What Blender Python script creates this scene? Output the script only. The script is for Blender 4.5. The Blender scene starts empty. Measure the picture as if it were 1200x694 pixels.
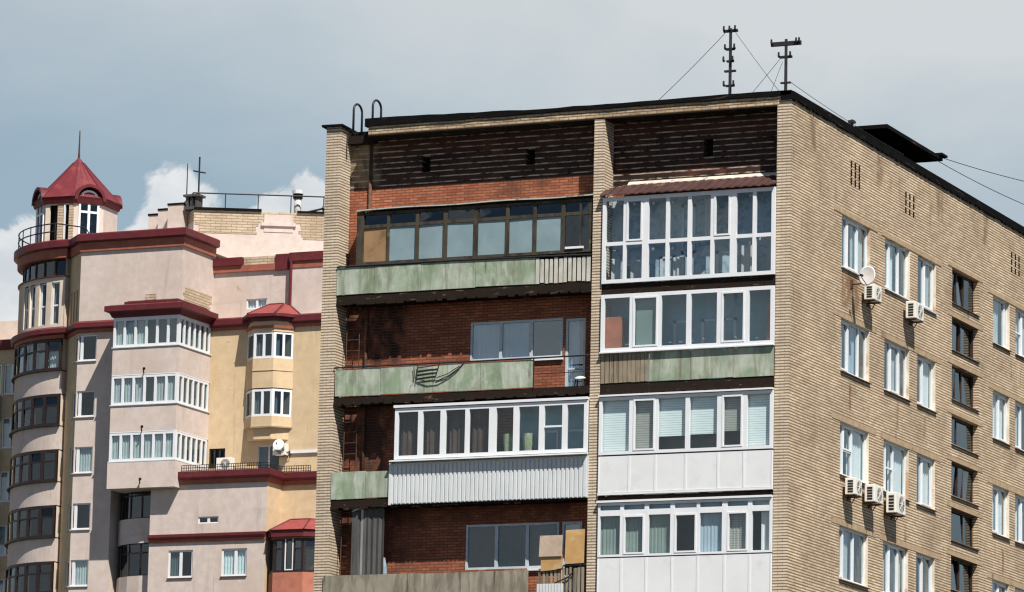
import bpy, math, random
from mathutils import Vector, Matrix
random.seed(7)
R_ = math.radians
scn = bpy.context.scene
col = scn.collection

# ------------------------------------------------------------------ node helpers
def new_mat(name):
    m = bpy.data.materials.new(name); m.use_nodes = True
    nt = m.node_tree; nt.nodes.clear()
    out = nt.nodes.new('ShaderNodeOutputMaterial')
    return m, nt, out
def N(nt, t, **kw):
    n = nt.nodes.new(t)
    for k, v in kw.items():
        if k.startswith('i_'): n.inputs[k[2:].replace('_', ' ')].default_value = v
        else: setattr(n, k, v)
    return n
def L(nt, a, b): nt.links.new(a, b)
def rgba(c): return (c[0], c[1], c[2], 1.0)
def pos(nt, sc=(1, 1, 1)):
    g = N(nt, 'ShaderNodeNewGeometry')
    m = N(nt, 'ShaderNodeMapping'); m.inputs['Scale'].default_value = sc
    L(nt, g.outputs['Position'], m.inputs['Vector']); return m.outputs[0]
def noise(nt, sc, scale=1.0, detail=4, rough=.6, dist=0.0):
    n = N(nt, 'ShaderNodeTexNoise'); n.inputs['Scale'].default_value = scale
    n.inputs['Detail'].default_value = detail; n.inputs['Roughness'].default_value = rough
    n.inputs['Distortion'].default_value = dist
    L(nt, pos(nt, sc), n.inputs['Vector']); return n.outputs['Fac']
def ramp(nt, fac, lo, hi):
    r = N(nt, 'ShaderNodeMapRange'); r.interpolation_type = 'SMOOTHSTEP'
    r.inputs['From Min'].default_value = lo; r.inputs['From Max'].default_value = hi
    L(nt, fac, r.inputs['Value']); return r.outputs['Result']
def mathn(nt, op, a, b=None, c=None):
    n = N(nt, 'ShaderNodeMath', operation=op)
    for i, v in enumerate((a, b, c)):
        if v is None: continue
        if isinstance(v, (int, float)): n.inputs[i].default_value = v
        else: L(nt, v, n.inputs[i])
    return n.outputs[0]
def mixc(nt, fac, a, b, blend='MIX'):
    n = N(nt, 'ShaderNodeMix', data_type='RGBA', blend_type=blend)
    for s, v in ((n.inputs['Factor'], fac), (n.inputs['A'], a), (n.inputs['B'], b)):
        if isinstance(v, (int, float)): s.default_value = v
        elif isinstance(v, tuple): s.default_value = rgba(v)
        else: L(nt, v, s)
    return n.outputs['Result']
# the colour sockets of a Mix node share names with the float ones; pick by type
def mixc(nt, fac, a, b, blend='MIX'):
    n = N(nt, 'ShaderNodeMix', data_type='RGBA', blend_type=blend)
    ins = [s for s in n.inputs if s.type == 'RGBA']; f = n.inputs[0]
    for s, v in ((f, fac), (ins[0], a), (ins[1], b)):
        if isinstance(v, (int, float)): s.default_value = v
        elif isinstance(v, tuple): s.default_value = rgba(v)
        else: L(nt, v, s)
    return [o for o in n.outputs if o.type == 'RGBA'][0]
def finish(nt, out, color, rough=.8, spec=.3, bump=None, bstr=.3, bdist=.01, metallic=0.0):
    p = N(nt, 'ShaderNodeBsdfPrincipled')
    if isinstance(color, tuple): p.inputs['Base Color'].default_value = rgba(color)
    else: L(nt, color, p.inputs['Base Color'])
    p.inputs['Roughness'].default_value = rough
    p.inputs['Specular IOR Level'].default_value = spec
    p.inputs['Metallic'].default_value = metallic
    if bump is not None:
        b = N(nt, 'ShaderNodeBump'); b.inputs['Strength'].default_value = bstr; b.inputs['Distance'].default_value = bdist
        L(nt, bump, b.inputs['Height']); L(nt, b.outputs[0], p.inputs['Normal'])
    L(nt, p.outputs[0], out.inputs['Surface'])
def plain(name, c, rough=.7, spec=.3, var=.12, scale=3.0, sc=(1, 1, 1), dirt=None, dlo=.55, dhi=.75, metallic=0.0, dsc=(1, 1, 1), dscale=2.0):
    """one base colour with slight natural mottling, optional dirt patches of another colour"""
    m, nt, out = new_mat(name)
    f = noise(nt, sc, scale, 5)
    a = tuple(max(0, x * (1 - var)) for x in c); b = tuple(min(1, x * (1 + var)) for x in c)
    k = mixc(nt, ramp(nt, f, .3, .7), a, b)
    if dirt is not None:
        k = mixc(nt, ramp(nt, noise(nt, dsc, dscale, 6, .65), dlo, dhi), k, dirt)
    finish(nt, out, k, rough, spec, metallic=metallic)
    return m

def brick_uv(nt):
    """metric wall coordinates: along the wall (x or y, whichever the face runs along) and height"""
    g = N(nt, 'ShaderNodeNewGeometry')
    sp = N(nt, 'ShaderNodeSeparateXYZ'); L(nt, g.outputs['Position'], sp.inputs[0])
    sn = N(nt, 'ShaderNodeSeparateXYZ'); L(nt, g.outputs['True Normal'], sn.inputs[0])
    ax = mathn(nt, 'ABSOLUTE', sn.outputs[0]); sel = mathn(nt, 'GREATER_THAN', ax, .6)
    d = mathn(nt, 'SUBTRACT', sp.outputs[1], sp.outputs[0])
    u = mathn(nt, 'MULTIPLY_ADD', sel, d, sp.outputs[0])
    cb = N(nt, 'ShaderNodeCombineXYZ'); L(nt, u, cb.inputs[0]); L(nt, sp.outputs[2], cb.inputs[1])
    return cb.outputs[0], sp
def brick(name, c1, c2, mortar, row=.0775, width=.255, msize=.014, stains=(), var=(.8, 1.12), bump=.5, odd=None, bed=.24, head_tone=.62, patches=(), broken=False, jamt=.92):
    m, nt, out = new_mat(name)
    uv, sp = brick_uv(nt)
    b = N(nt, 'ShaderNodeTexBrick'); b.offset = .5
    L(nt, uv, b.inputs['Vector'])
    b.inputs['Color1'].default_value = rgba(c1); b.inputs['Color2'].default_value = rgba(c2)
    head = tuple(x * head_tone for x in c2)
    b.inputs['Mortar'].default_value = rgba(head)
    b.inputs['Scale'].default_value = 1.0; b.inputs['Mortar Size'].default_value = msize
    b.inputs['Mortar Smooth'].default_value = .15; b.inputs['Bias'].default_value = 0.0
    b.inputs['Brick Width'].default_value = width; b.inputs['Row Height'].default_value = row
    k = b.outputs['Color']
    f = ramp(nt, noise(nt, (1, 1, 1), .55, 6, .6), .3, .7)
    lo = (var[0],) * 3; hi = (var[1],) * 3
    k = mixc(nt, 1.0, k, mixc(nt, f, lo, hi), 'MULTIPLY')
    f2 = ramp(nt, noise(nt, (3, 3, 12), 1.0, 3, .6), .62, .72)      # odd bricks, chips
    k = mixc(nt, mathn(nt, 'MULTIPLY', f2, .55), k, odd or tuple(x * .55 for x in c1))
    for (colr, sc, scale, lo_, hi_, amt) in stains:
        k = mixc(nt, mathn(nt, 'MULTIPLY', ramp(nt, noise(nt, sc, scale, 6, .65), lo_, hi_), amt), k, colr)
    for (axis, c0, h0, zc, hz, soft, colr, amt) in patches:      # single patches: stains, and sunlight painted in by the hatch
        nz = mathn(nt, 'MULTIPLY', mathn(nt, 'SUBTRACT', noise(nt, (1, 1, .7), 2.6, 5), .5), soft * 2.2)
        my = mathn(nt, 'SUBTRACT', 1.0, ramp(nt, mathn(nt, 'ADD', nz, mathn(nt, 'ABSOLUTE', mathn(nt, 'SUBTRACT', sp.outputs[axis], c0))), h0, h0 + soft))
        mz = mathn(nt, 'SUBTRACT', 1.0, ramp(nt, mathn(nt, 'ADD', nz, mathn(nt, 'ABSOLUTE', mathn(nt, 'SUBTRACT', sp.outputs[2], zc))), hz, hz + soft * 1.3))
        mm = mathn(nt, 'MULTIPLY', mathn(nt, 'MULTIPLY', my, mz), ramp(nt, noise(nt, (2, 2, 1.2), 1.6, 6), .25, .6))
        k = mixc(nt, mathn(nt, 'MULTIPLY', mm, amt), k, colr)
    sz = N(nt, 'ShaderNodeSeparateXYZ'); L(nt, uv, sz.inputs[0])
    fr = mathn(nt, 'FRACT', mathn(nt, 'DIVIDE', sz.outputs[1], row))
    jn = noise(nt, (1.1, 1.1, 7), 1.0, 3, .6)                         # joints are deeper here, shallower there
    wd_ = mathn(nt, 'MULTIPLY', mathn(nt, 'MULTIPLY_ADD', ramp(nt, jn, .3, .7), .4, .7), bed)
    joint = mathn(nt, 'LESS_THAN', fr, wd_)
    if broken: joint = mathn(nt, 'MULTIPLY', joint, ramp(nt, noise(nt, (2.4, 1, 4), 1.3, 5, .65), .38, .58))
    k = mixc(nt, mathn(nt, 'MULTIPLY', joint, jamt), k, mortar)
    inv = mathn(nt, 'SUBTRACT', 1.0, mathn(nt, 'MAXIMUM', mathn(nt, 'MULTIPLY', b.outputs['Fac'], .4), joint))
    finish(nt, out, k, .9, .15, bump=inv, bstr=bump, bdist=.008)
    return m

def glass(name, tint=(.78, .86, .88), f0=.05, rough=.015):
    m, nt, out = new_mat(name)
    t = N(nt, 'ShaderNodeBsdfTransparent'); t.inputs[0].default_value = rgba(tint)
    g = N(nt, 'ShaderNodeBsdfGlossy'); g.inputs['Roughness'].default_value = rough
    g.inputs['Color'].default_value = (.80, .93, 1, 1)
    lw = N(nt, 'ShaderNodeLayerWeight'); lw.inputs['Blend'].default_value = .5
    n = noise(nt, (1, 1, 1), 1.3, 2)
    b = N(nt, 'ShaderNodeBump'); b.inputs['Strength'].default_value = .06; b.inputs['Distance'].default_value = .02
    L(nt, n, b.inputs['Height']); L(nt, b.outputs[0], g.inputs['Normal'])
    fac = mathn(nt, 'MULTIPLY_ADD', mathn(nt, 'POWER', lw.outputs['Facing'], 5.0), .9, f0 + .04)
    mx = N(nt, 'ShaderNodeMixShader'); L(nt, fac, mx.inputs[0]); L(nt, t.outputs[0], mx.inputs[1]); L(nt, g.outputs[0], mx.inputs[2])
    L(nt, mx.outputs[0], out.inputs['Surface'])
    return m

def streaky(name, c, stains, rough=.75, var=.12, spec=.25):
    """painted or cast sheet with runs of dirt: stains = (colour, mapping scale, noise scale, lo, hi, amount)"""
    m, nt, out = new_mat(name)
    k = mixc(nt, ramp(nt, noise(nt, (1, 1, 1), 2.2, 6), .3, .7), tuple(x * (1 - var) for x in c), tuple(x * (1 + var) for x in c))
    for (colr, sc, scale, lo, hi, amt) in stains:
        k = mixc(nt, mathn(nt, 'MULTIPLY', ramp(nt, noise(nt, sc, scale, 6, .65, .4), lo, hi), amt), k, colr)
    finish(nt, out, k, rough, spec)
    return m

# ------------------------------------------------------------------ materials
M = {}
soot = (.05, .04, .03)
RUST = (.17, .085, .04)
M['brick'] = brick('yellow_brick', (.65, .525, .385), (.50, .38, .255), (.13, .085, .05), var=(.78, 1.12), bed=.44, msize=.008, jamt=.85,  # dark mortar colour also holds the shade inside the recessed joints
    patches=[(1, 4.6, .55, 23.0, .38, .3, RUST, .8), (1, 4.65, .05, 20.1, .3, .08, RUST, .9), (1, 9.2, .04, 17.0, .2, .08, RUST, .7), (1, 8.5, .04, 20.2, .35, .08, (.2, .11, .06), .7), (1, 14.6, .04, 23.95, .2, .08, (.1, .06, .04), .8), (1, 17.9, .05, 17.2, .3, .1, RUST, .8), (1, 10.8, .05, 20.2, .25, .1, (.22, .13, .07), .6), (1, 1.6, .12, 26.9, .45, .2, (.16, .10, .06), .7), (1, 6.9, .10, 26.8, .3, .2, (.16, .10, .06), .7), (1, 12.0, .15, 26.8, .35, .25, (.16, .10, .06), .7), (1, 16.2, .12, 26.9, .4, .2, (.16, .10, .06), .7)],
    stains=[((.17, .12, .075), (1, 1, .35), 1.1, .58, .75, .5), ((.60, .50, .36), (1, 1, 1), .8, .6, .75, .35), (soot, (1.7, 1.7, .33), 1.0, .62, .74, .6), ((.12, .075, .04), (.5, .5, .5), 1.0, .56, .72, .35)])
M['brick_front'] = brick('pale_brick', (.62, .52, .40), (.53, .43, .32), (.13, .09, .06), var=(.84, 1.12), bed=.42, jamt=.85, msize=.008,
    stains=[((.17, .12, .075), (1, 1, .35), 1.1, .6, .75, .5), ((.22, .16, .06), (3, 3, .6), 1.0, .64, .75, .5)])
M['brick_band'] = brick('weathered_band_brick', (.58, .47, .33), (.44, .32, .2), (.10, .06, .035), var=(.55, 1.1),
    stains=[((.11, .07, .04), (1.2, 1, 6), 1.2, .52, .66, .75), ((.2, .17, .05), (1.0, 1, 3), 1.0, .58, .7, .6)])
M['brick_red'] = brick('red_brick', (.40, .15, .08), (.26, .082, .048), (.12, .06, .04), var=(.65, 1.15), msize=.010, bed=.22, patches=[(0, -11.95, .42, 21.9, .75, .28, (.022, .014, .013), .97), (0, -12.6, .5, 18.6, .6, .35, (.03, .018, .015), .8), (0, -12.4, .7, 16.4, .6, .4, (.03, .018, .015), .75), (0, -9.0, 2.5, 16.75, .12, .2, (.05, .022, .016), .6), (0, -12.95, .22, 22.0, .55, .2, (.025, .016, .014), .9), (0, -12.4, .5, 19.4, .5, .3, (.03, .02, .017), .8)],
    stains=[((.05, .03, .025), (1, 1, .6), .9, .50, .70, .65)])  # soot, spread further to put the shade of the recess into the colour
M['brick_attic'] = brick('dark_attic_brick', (.05, .027, .02), (.035, .02, .016), (.40, .33, .27), row=.155, width=.51, msize=.010, head_tone=.3, var=(.5, 1.3), bump=.3, bed=.24, broken=True, patches=[(0, -9.4, 4.2, 27.05, .16, .25, (.085, .034, .024), .55), (0, -2.9, 2.6, 27.0, .16, .25, (.085, .034, .024), .55), (0, -12.85, .3, 26.6, .45, .3, (.42, .33, .20), .55)],  # pale last patch: sunlight through the hatch gap, put into the colour
    stains=[((.03, .02, .016), (1.5, 1, 6), 1.1, .5, .66, .8), ((.13, .045, .028), (.8, 1, 1.6), 1.0, .55, .7, .6)], odd=(.03, .02, .018))  # attic courses much darker than the red brick below
M['concrete'] = plain('lintel_concrete', (.36, .265, .17), .9, .2, .15, 4.0, dirt=(.17, .12, .08), dlo=.56, dhi=.72)
M['reveal'] = plain('window_reveal_plaster', (.62, .55, .45), .85, .2, .2, 1.2, dirt=(.40, .27, .16), dlo=.5, dhi=.62, dscale=.7)
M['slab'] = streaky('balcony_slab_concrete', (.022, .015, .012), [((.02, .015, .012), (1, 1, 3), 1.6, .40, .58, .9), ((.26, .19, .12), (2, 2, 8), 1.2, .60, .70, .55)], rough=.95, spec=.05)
M['green'] = streaky('pale_green_panel', (.355, .39, .32), [((.17, .25, .15), (1.0, 1, .8), 1.0, .42, .60, .75), ((.50, .51, .46), (1.6, 1, .7), 1.3, .5, .66, .65), ((.12, .16, .09), (3.0, 1, .45), 1.0, .44, .68, .65), ((.13, .115, .07), (2.6, 1, .5), 1.5, .50, .70, .6), ((.20, .12, .06), (9, 1, .35), 1.0, .60, .70, .6), ((.05, .045, .035), (6, 1, .55), 1.0, .63, .73, .85), ((.27, .18, .10), (5, 1, .5), 1.3, .65, .74, .5)])
M['grey_panel'] = streaky('stained_cement_panel', (.26, .235, .185), [((.13, .115, .085), (3, 1, .8), 1.0, .42, .6, .75), ((.04, .036, .03), (7, 1, .3), 1.0, .58, .70, .85), ((.36, .33, .27), (4, 1, .5), 1.0, .54, .68, .5)])
M['slat_pale'] = streaky('weathered_pale_slat', (.46, .45, .40), [((.16, .15, .12), (5, 1, 1.2), 1.0, .55, .7, .7), ((.06, .05, .04), (2, 1, 7), 1.5, .68, .75, .7)])
M['slat_brown'] = streaky('weathered_brown_slat', (.25, .205, .145), [((.09, .07, .05), (9, 1, .7), 1.0, .5, .68, .8)])
M['felt'] = streaky('roof_felt', (.008, .0075, .008), [((.10, .07, .06), (.7, .7, 6), 1.0, .58, .70, .6), ((.005, .005, .005), (2, 2, 8), 1.0, .46, .62, .6)], rough=.95, spec=.03)
M['dark'] = plain('dark_void', (.012, .010, .009), .95, .05)
M['iron'] = plain('dark_iron', (.016, .016, .018), .55, .4, .3, 9)
M['rust'] = plain('rusty_iron', (.09, .045, .028), .8, .2, .35, 9, dirt=(.03, .02, .018))
M['pvc'] = plain('white_pvc', (.67, .68, .70), .4, .4, .03, 2, dirt=(.58, .59, .6), dlo=.62, dhi=.8)
M['pvc_grey'] = plain('weathered_white_frame', (.52, .55, .57), .5, .35, .08, 3)
M['panel_white'] = plain('white_sandwich_panel', (.66, .665, .675), .45, .35, .03, 1.2, dirt=(.58, .58, .575), dlo=.52, dhi=.75)
M['paint_blue'] = plain('grey_blue_painted_wood', (.44, .50, .54), .6, .3, .1, 4)
M['wood_old'] = streaky('old_grey_wood', (.055, .045, .032), [((.02, .018, .014), (3, 3, 1), 1.5, .46, .62, .8), ((.17, .145, .07), (2, 2, 2), 1.5, .58, .7, .6)])
M['wood_dark'] = plain('dark_brown_wood', (.035, .018, .014), .6, .3, .3, 5)
M['metal_rib'] = plain('ribbed_light_grey_metal', (.55, .575, .58), .5, .35, .04, 1.5, dirt=(.42, .43, .42), dlo=.6, dhi=.78)
M['canopy_brown'] = plain('ribbed_brown_metal', (.06, .03, .027), .6, .25, .2, 3, dirt=(.16, .11, .09), dlo=.6, dhi=.72)
M['flash'] = plain('pale_flashing', (.50, .45, .38), .6, .3, .2, 4, dirt=(.1, .08, .06), dlo=.55, dhi=.65)
M['sheet_green'] = streaky('weathered_roof_sheet', (.38, .40, .36), [((.10, .09, .07), (2, 2, 2), 1.0, .5, .62, .85)])
M['plywood'] = streaky('plywood', (.42, .25, .10), [((.55, .40, .24), (1, 1, 1.5), 1.4, .5, .65, .6), ((.22, .12, .05), (4, 1, 1), 1.2, .6, .72, .6)])
M['plywood_pale'] = streaky('faded_plywood', (.40, .31, .24), [((.30, .2, .12), (1, 1, 1), 2.0, .5, .65, .6), ((.5, .44, .38), (1, 1, 1), 1.2, .55, .68, .6)])
M['plywood_panel'] = streaky('brown_hardboard', (.27, .165, .085), [((.12, .07, .04), (2, 1, 2), 1.5, .55, .7, .7)])
M['slate'] = streaky('dark_asbestos_sheet', (.075, .072, .07), [((.03, .03, .03), (8, 8, .6), 1.0, .5, .65, .7), ((.19, .18, .17), (5, 5, .5), 1.0, .64, .72, .5)])
M['slate_edge'] = plain('pale_sheet_edge', (.42, .42, .41), .8)
M['blue_cloth'] = plain('dusty_blue_cloth', (.17, .22, .27), .9, .1, .2, 6)
M['cabinet'] = plain('red_brown_cabinet', (.46, .14, .07), .6, .3, .15, 3)
M['pot'] = plain('pale_green_ceramic', (.22, .27, .15), .5, .4, .15, 7, dirt=(.33, .36, .25), dlo=.5, dhi=.6, dscale=8)
M['ac_white'] = plain('cream_white_casing', (.68, .66, .60), .45, .35, .05, 3, dirt=(.45, .41, .34), dlo=.6, dhi=.75)
M['ac_grey'] = plain('grey_fan_plastic', (.22, .22, .215), .5)
M['black'] = plain('black_plastic', (.015, .015, .016), .5)
M['dish'] = plain('white_dish_paint', (.74, .73, .71), .45, .35, .05, 5)
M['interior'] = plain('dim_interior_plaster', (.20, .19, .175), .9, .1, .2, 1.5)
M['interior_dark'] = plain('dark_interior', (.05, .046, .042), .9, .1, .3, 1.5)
M['interior_teal'] = plain('teal_interior', (.22, .37, .43), .9, .1, .15, 1.5)
M['paper'] = plain('blue_grey_wallpaper', (.38, .47, .54), .85, .15, .08, 2, dirt=(.27, .35, .42), dlo=.52, dhi=.57, dscale=6)
M['curtain_white'] = plain('white_curtain', (.72, .73, .72), .9, .1, .05, 3)
M['curtain_grey'] = plain('grey_curtain', (.42, .44, .44), .9, .1, .08, 3)
M['curtain_green'] = plain('sage_blind', (.22, .27, .245), .85, .1, .08, 1.5)
M['curtain_blue'] = plain('pale_blue_blind', (.36, .45, .52), .85, .1, .06, 1.5)
M['curtain_brown'] = streaky('brown_lace_curtain', (.06, .036, .027), [((.13, .10, .085), (3, 3, 1.4), 1.6, .52, .66, .6), ((.25, .11, .04), (1.2, 1.2, 1), 1.0, .63, .72, .5)])
M['curtain_dark'] = plain('charcoal_blind', (.045, .055, .065), .9)
M['curtain_teal'] = plain('pale_teal_curtain', (.44, .48, .465), .9, .1, .08, 3)
M['glass'] = glass('window_glass')
M['glass_flank'] = glass('flank_window_glass', (.80, .88, .90), .10)
M['glass_dark'] = glass('dark_window_glass', (.35, .42, .45), .025)
M['glass_teal'] = glass('teal_window_glass', (.56, .76, .82), .03)
M['glass_blue'] = glass('blue_reflecting_glass', (.60, .74, .82), .12)
M['glass_clear'] = glass('clear_window_glass', (.88, .93, .94), .015)
M['frosted'] = streaky('dusty_curtained_glass', (.185, .26, .285), [((.245, .325, .35), (1, 1, 1), 1.1, .45, .7, .6)], rough=.22, var=.06)
M['stair_glass'] = glass('dusty_stair_glass', (.30, .33, .35), .10, .06)
def blind(name, c, dark):
    m, nt, out = new_mat(name)
    g = N(nt, 'ShaderNodeNewGeometry'); s = N(nt, 'ShaderNodeSeparateXYZ'); L(nt, g.outputs['Position'], s.inputs[0])
    w = mathn(nt, 'FRACT', mathn(nt, 'MULTIPLY', s.outputs[2], 1 / .062))
    k = mixc(nt, ramp(nt, w, .72, .9), c, dark)
    finish(nt, out, k, .6, .3)
    return m
M['blind_white'] = blind('white_slat_blind', (.72, .79, .78), (.40, .46, .46))
M['blind_grey'] = blind('grey_slat_blind', (.34, .34, .31), (.15, .15, .14))
# second building
def plaster(name, c, warm, seed):
    return streaky(name, c, [(warm, (1, 1, .6), .35, .46, .68, .6), (tuple(x * .55 for x in c), (1.6, 1.6, .22), .9, .56, .76, .5), (tuple(x * .72 for x in c), (.25, .25, 3.5), .6, .6, .72, .35), (tuple(min(1, x * 1.12) for x in c), (1, 1, 1), .22, .5, .7, .5), ((.30, .2, .12), (1, 1, 1), 1.6, .68, .74, .5), (tuple(x * .5 for x in c), (3.2, 3.2, .16), 1.0, .62, .74, .55), (tuple(min(1, x * 1.15) for x in c), (1.2, 1.2, 2.4), .9, .66, .72, .6)], rough=.9, var=.08)
M['pink'] = plaster('pink_plaster', (.54, .455, .41), (.47, .375, .31), 1)
M['ochre'] = plaster('ochre_plaster', (.56, .425, .27), (.48, .345, .20), 2)
M['cream'] = plaster('cream_plaster', (.60, .52, .43), (.5, .41, .32), 3)
M['tower_brick'] = brick('bared_pale_brick', (.50, .41, .30), (.42, .33, .23), (.26, .19, .13), row=.15, width=.5, msize=.018, var=(.8, 1.15), bump=.3)
M['maroon'] = streaky('maroon_sheet_metal', (.105, .018, .022), [((.16, .035, .03), (1, 1, 1), .8, .5, .7, .6), ((.05, .012, .014), (3, 3, .5), 1.0, .6, .72, .6)], rough=.5)
M['maroon_light'] = streaky('terracotta_band_paint', (.30, .10, .065), [((.19, .05, .04), (1, 1, 1), .8, .5, .7, .6), ((.45, .28, .2), (3, 3, 3), 1.0, .68, .74, .5)], rough=.7)
M['roof_red'] = streaky('red_sheet_roof', (.135, .022, .028), [((.27, .06, .055), (1, 1, 1), 1.0, .5, .7, .5), ((.12, .015, .02), (2, 2, 2), 1.3, .58, .7, .5)], rough=.55)
M['tile_red'] = streaky('red_tile_roof', (.23, .05, .045), [((.20, .035, .035), (1.2, 1.2, 5), 1.2, .5, .66, .6)], rough=.7)
M['base_red'] = plain('red_plaster', (.40, .15, .10), .85, .2, .15, 2, dirt=(.32, .1, .07))
M['brown_frame'] = plain('dark_brown_frame', (.022, .012, .011), .5, .35, .2, 3)
M['ground'] = plain('asphalt_ground', (.055, .054, .052), .95, .1, .2, .5, dirt=(.06, .075, .035), dlo=.5, dhi=.6, dscale=.08)

# ------------------------------------------------------------------ mesh builder
class Frame:
    """wall frame: o = origin, U = along the wall to the right as seen from outside, N = outward"""
    def __init__(s, o, U, Nn): s.o = Vector(o); s.U = Vector(U).normalized(); s.N = Vector(Nn).normalized()
    def p(s, u, v, d=0): return s.o + s.U * u + Vector((0, 0, v)) + s.N * d
def front(y=0): return Frame((0, y, 0), (1, 0, 0), (0, -1, 0))
def right(x=0): return Frame((x, 0, 0), (0, 1, 0), (1, 0, 0))
class MB:
    def __init__(s): s.v = []; s.f = []; s.m = []
    def face(s, pts, m=0):
        b = len(s.v); s.v += [Vector(p) for p in pts]; s.f.append(list(range(b, b + len(pts)))); s.m.append(m)
    def hexa(s, c, m=0):
        """eight corners: bottom ring 0-3 counter-clockwise from above, top ring 4-7"""
        b = len(s.v); s.v += [Vector(p) for p in c]
        for q in ((3, 2, 1, 0), (4, 5, 6, 7), (0, 1, 5, 4), (1, 2, 6, 5), (2, 3, 7, 6), (3, 0, 4, 7)):
            s.f.append([b + i for i in q]); s.m.append(m)
    def box(s, x0, x1, y0, y1, z0, z1, m=0):
        s.hexa([(x0, y0, z0), (x1, y0, z0), (x1, y1, z0), (x0, y1, z0), (x0, y0, z1), (x1, y0, z1), (x1, y1, z1), (x0, y1, z1)], m)
    def fbox(s, F, u0, u1, v0, v1, d0, d1, m=0):
        P = F.p
        s.hexa([P(u0, v0, d1), P(u1, v0, d1), P(u1, v0, d0), P(u0, v0, d0), P(u0, v1, d1), P(u1, v1, d1), P(u1, v1, d0), P(u0, v1, d0)], m)
    def prism(s, pts, z0, z1, m=0, mt=None):
        n = len(pts); b = len(s.v)
        s.v += [Vector((x, y, z0)) for x, y in pts] + [Vector((x, y, z1)) for x, y in pts]
        for i in range(n):
            j = (i + 1) % n; s.f.append([b + i, b + j, b + n + j, b + n + i]); s.m.append(m)
        s.f.append([b + i for i in range(n - 1, -1, -1)]); s.m.append(m)
        s.f.append([b + n + i for i in range(n)]); s.m.append(m if mt is None else mt)
    def tube(s, pts, r, n=6, m=0, r1=None):
        pts = [Vector(p) for p in pts]; b = len(s.v); k = len(pts); up0 = Vector((.3, .2, 1)).normalized()
        for i, p in enumerate(pts):
            t = (pts[min(i + 1, k - 1)] - pts[max(i - 1, 0)]).normalized()
            a = t.cross(up0)
            if a.length < .05: a = t.cross(Vector((1, 0, 0)))
            a.normalize(); c = t.cross(a)
            rr = r if r1 is None else r + (r1 - r) * i / (k - 1)
            for j in range(n):
                q = 2 * math.pi * j / n; s.v.append(p + a * (rr * math.cos(q)) + c * (rr * math.sin(q)))
        for i in range(k - 1):
            for j in range(n):
                j2 = (j + 1) % n
                s.f.append([b + i * n + j, b + i * n + j2, b + (i + 1) * n + j2, b + (i + 1) * n + j]); s.m.append(m)
        s.f.append([b + j for j in range(n - 1, -1, -1)]); s.m.append(m)
        s.f.append([b + (k - 1) * n + j for j in range(n)]); s.m.append(m)
    def disc(s, c, nrm, r, depth, n=20, m=0, bowl=0.0):
        """round dish or fan plate: rim radius r, thickness depth, bowl = depth of the hollow"""
        c = Vector(c); w = Vector(nrm).normalized(); a = w.cross(Vector((0, 0, 1)))
        if a.length < .05: a = Vector((1, 0, 0))
        a.normalize(); e = w.cross(a); rings = [(0.0, -bowl), (.5, -bowl * .75), (.85, -bowl * .28), (1.0, 0.0), (1.0, -depth), (.6, -depth - bowl * .7), (0.0, -depth - bowl)]
        b = len(s.v)
        for (k, h) in rings:
            for j in range(n):
                q = 2 * math.pi * j / n; s.v.append(c + a * (r * k * math.cos(q)) + e * (r * k * math.sin(q)) + w * h)
        for i in range(len(rings) - 1):
            for j in range(n):
                j2 = (j + 1) % n; s.f.append([b + i * n + j, b + i * n + j2, b + (i + 1) * n + j2, b + (i + 1) * n + j]); s.m.append(m)
    def sweep(s, path, prof, m=0, caps=True):
        """path of (x, y) with the outside on its right hand; prof = closed list of (out, z)"""
        n = len(path); k = len(prof); b = len(s.v); off = []
        for i in range(n):
            p = Vector(path[i]).to_2d()
            ds = []
            if i > 0: ds.append((p - Vector(path[i - 1]).to_2d()).normalized())
            if i < n - 1: ds.append((Vector(path[i + 1]).to_2d() - p).normalized())
            nn = [Vector((d.y, -d.x)) for d in ds]
            if len(nn) == 2:
                q = (nn[0] + nn[1]).normalized(); q = q / max(.35, q.dot(nn[0]))
            else: q = nn[0]
            off.append(q)
        for i in range(n):
            for (o, z) in prof: s.v.append(Vector((path[i][0] + off[i].x * o, path[i][1] + off[i].y * o, z)))
        for i in range(n - 1):
            for j in range(k):
                j2 = (j + 1) % k; s.f.append([b + i * k + j, b + (i + 1) * k + j, b + (i + 1) * k + j2, b + i * k + j2]); s.m.append(m)
        if caps:
            s.f.append([b + j for j in range(k)]); s.m.append(m)
            s.f.append([b + (n - 1) * k + j for j in range(k - 1, -1, -1)]); s.m.append(m)
    def wall(s, F, u0, u1, v0, v1, holes=(), depth=.14, m=0, mr=None, d=0.0, back=True):
        """a wall face with real openings and their reveals; holes = (u0, u1, v0, v1)"""
        us = sorted({u0, u1} | {h[0] for h in holes} | {h[1] for h in holes}); vs = sorted({v0, v1} | {h[2] for h in holes} | {h[3] for h in holes})
        us = [u for u in us if u0 - 1e-6 <= u <= u1 + 1e-6]; vs = [v for v in vs if v0 - 1e-6 <= v <= v1 + 1e-6]
        for i in range(len(us) - 1):
            cu = (us[i] + us[i + 1]) / 2; start = None
            for j in range(len(vs) - 1):
                cv = (vs[j] + vs[j + 1]) / 2
                inside = any(h[0] < cu < h[1] and h[2] < cv < h[3] for h in holes)
                if not inside and start is None: start = vs[j]
                if (inside or j == len(vs) - 2) and start is not None:
                    end = vs[j] if inside else vs[j + 1]
                    s.face([F.p(us[i], start, d), F.p(us[i + 1], start, d), F.p(us[i + 1], end, d), F.p(us[i], end, d)], m); start = None
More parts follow.
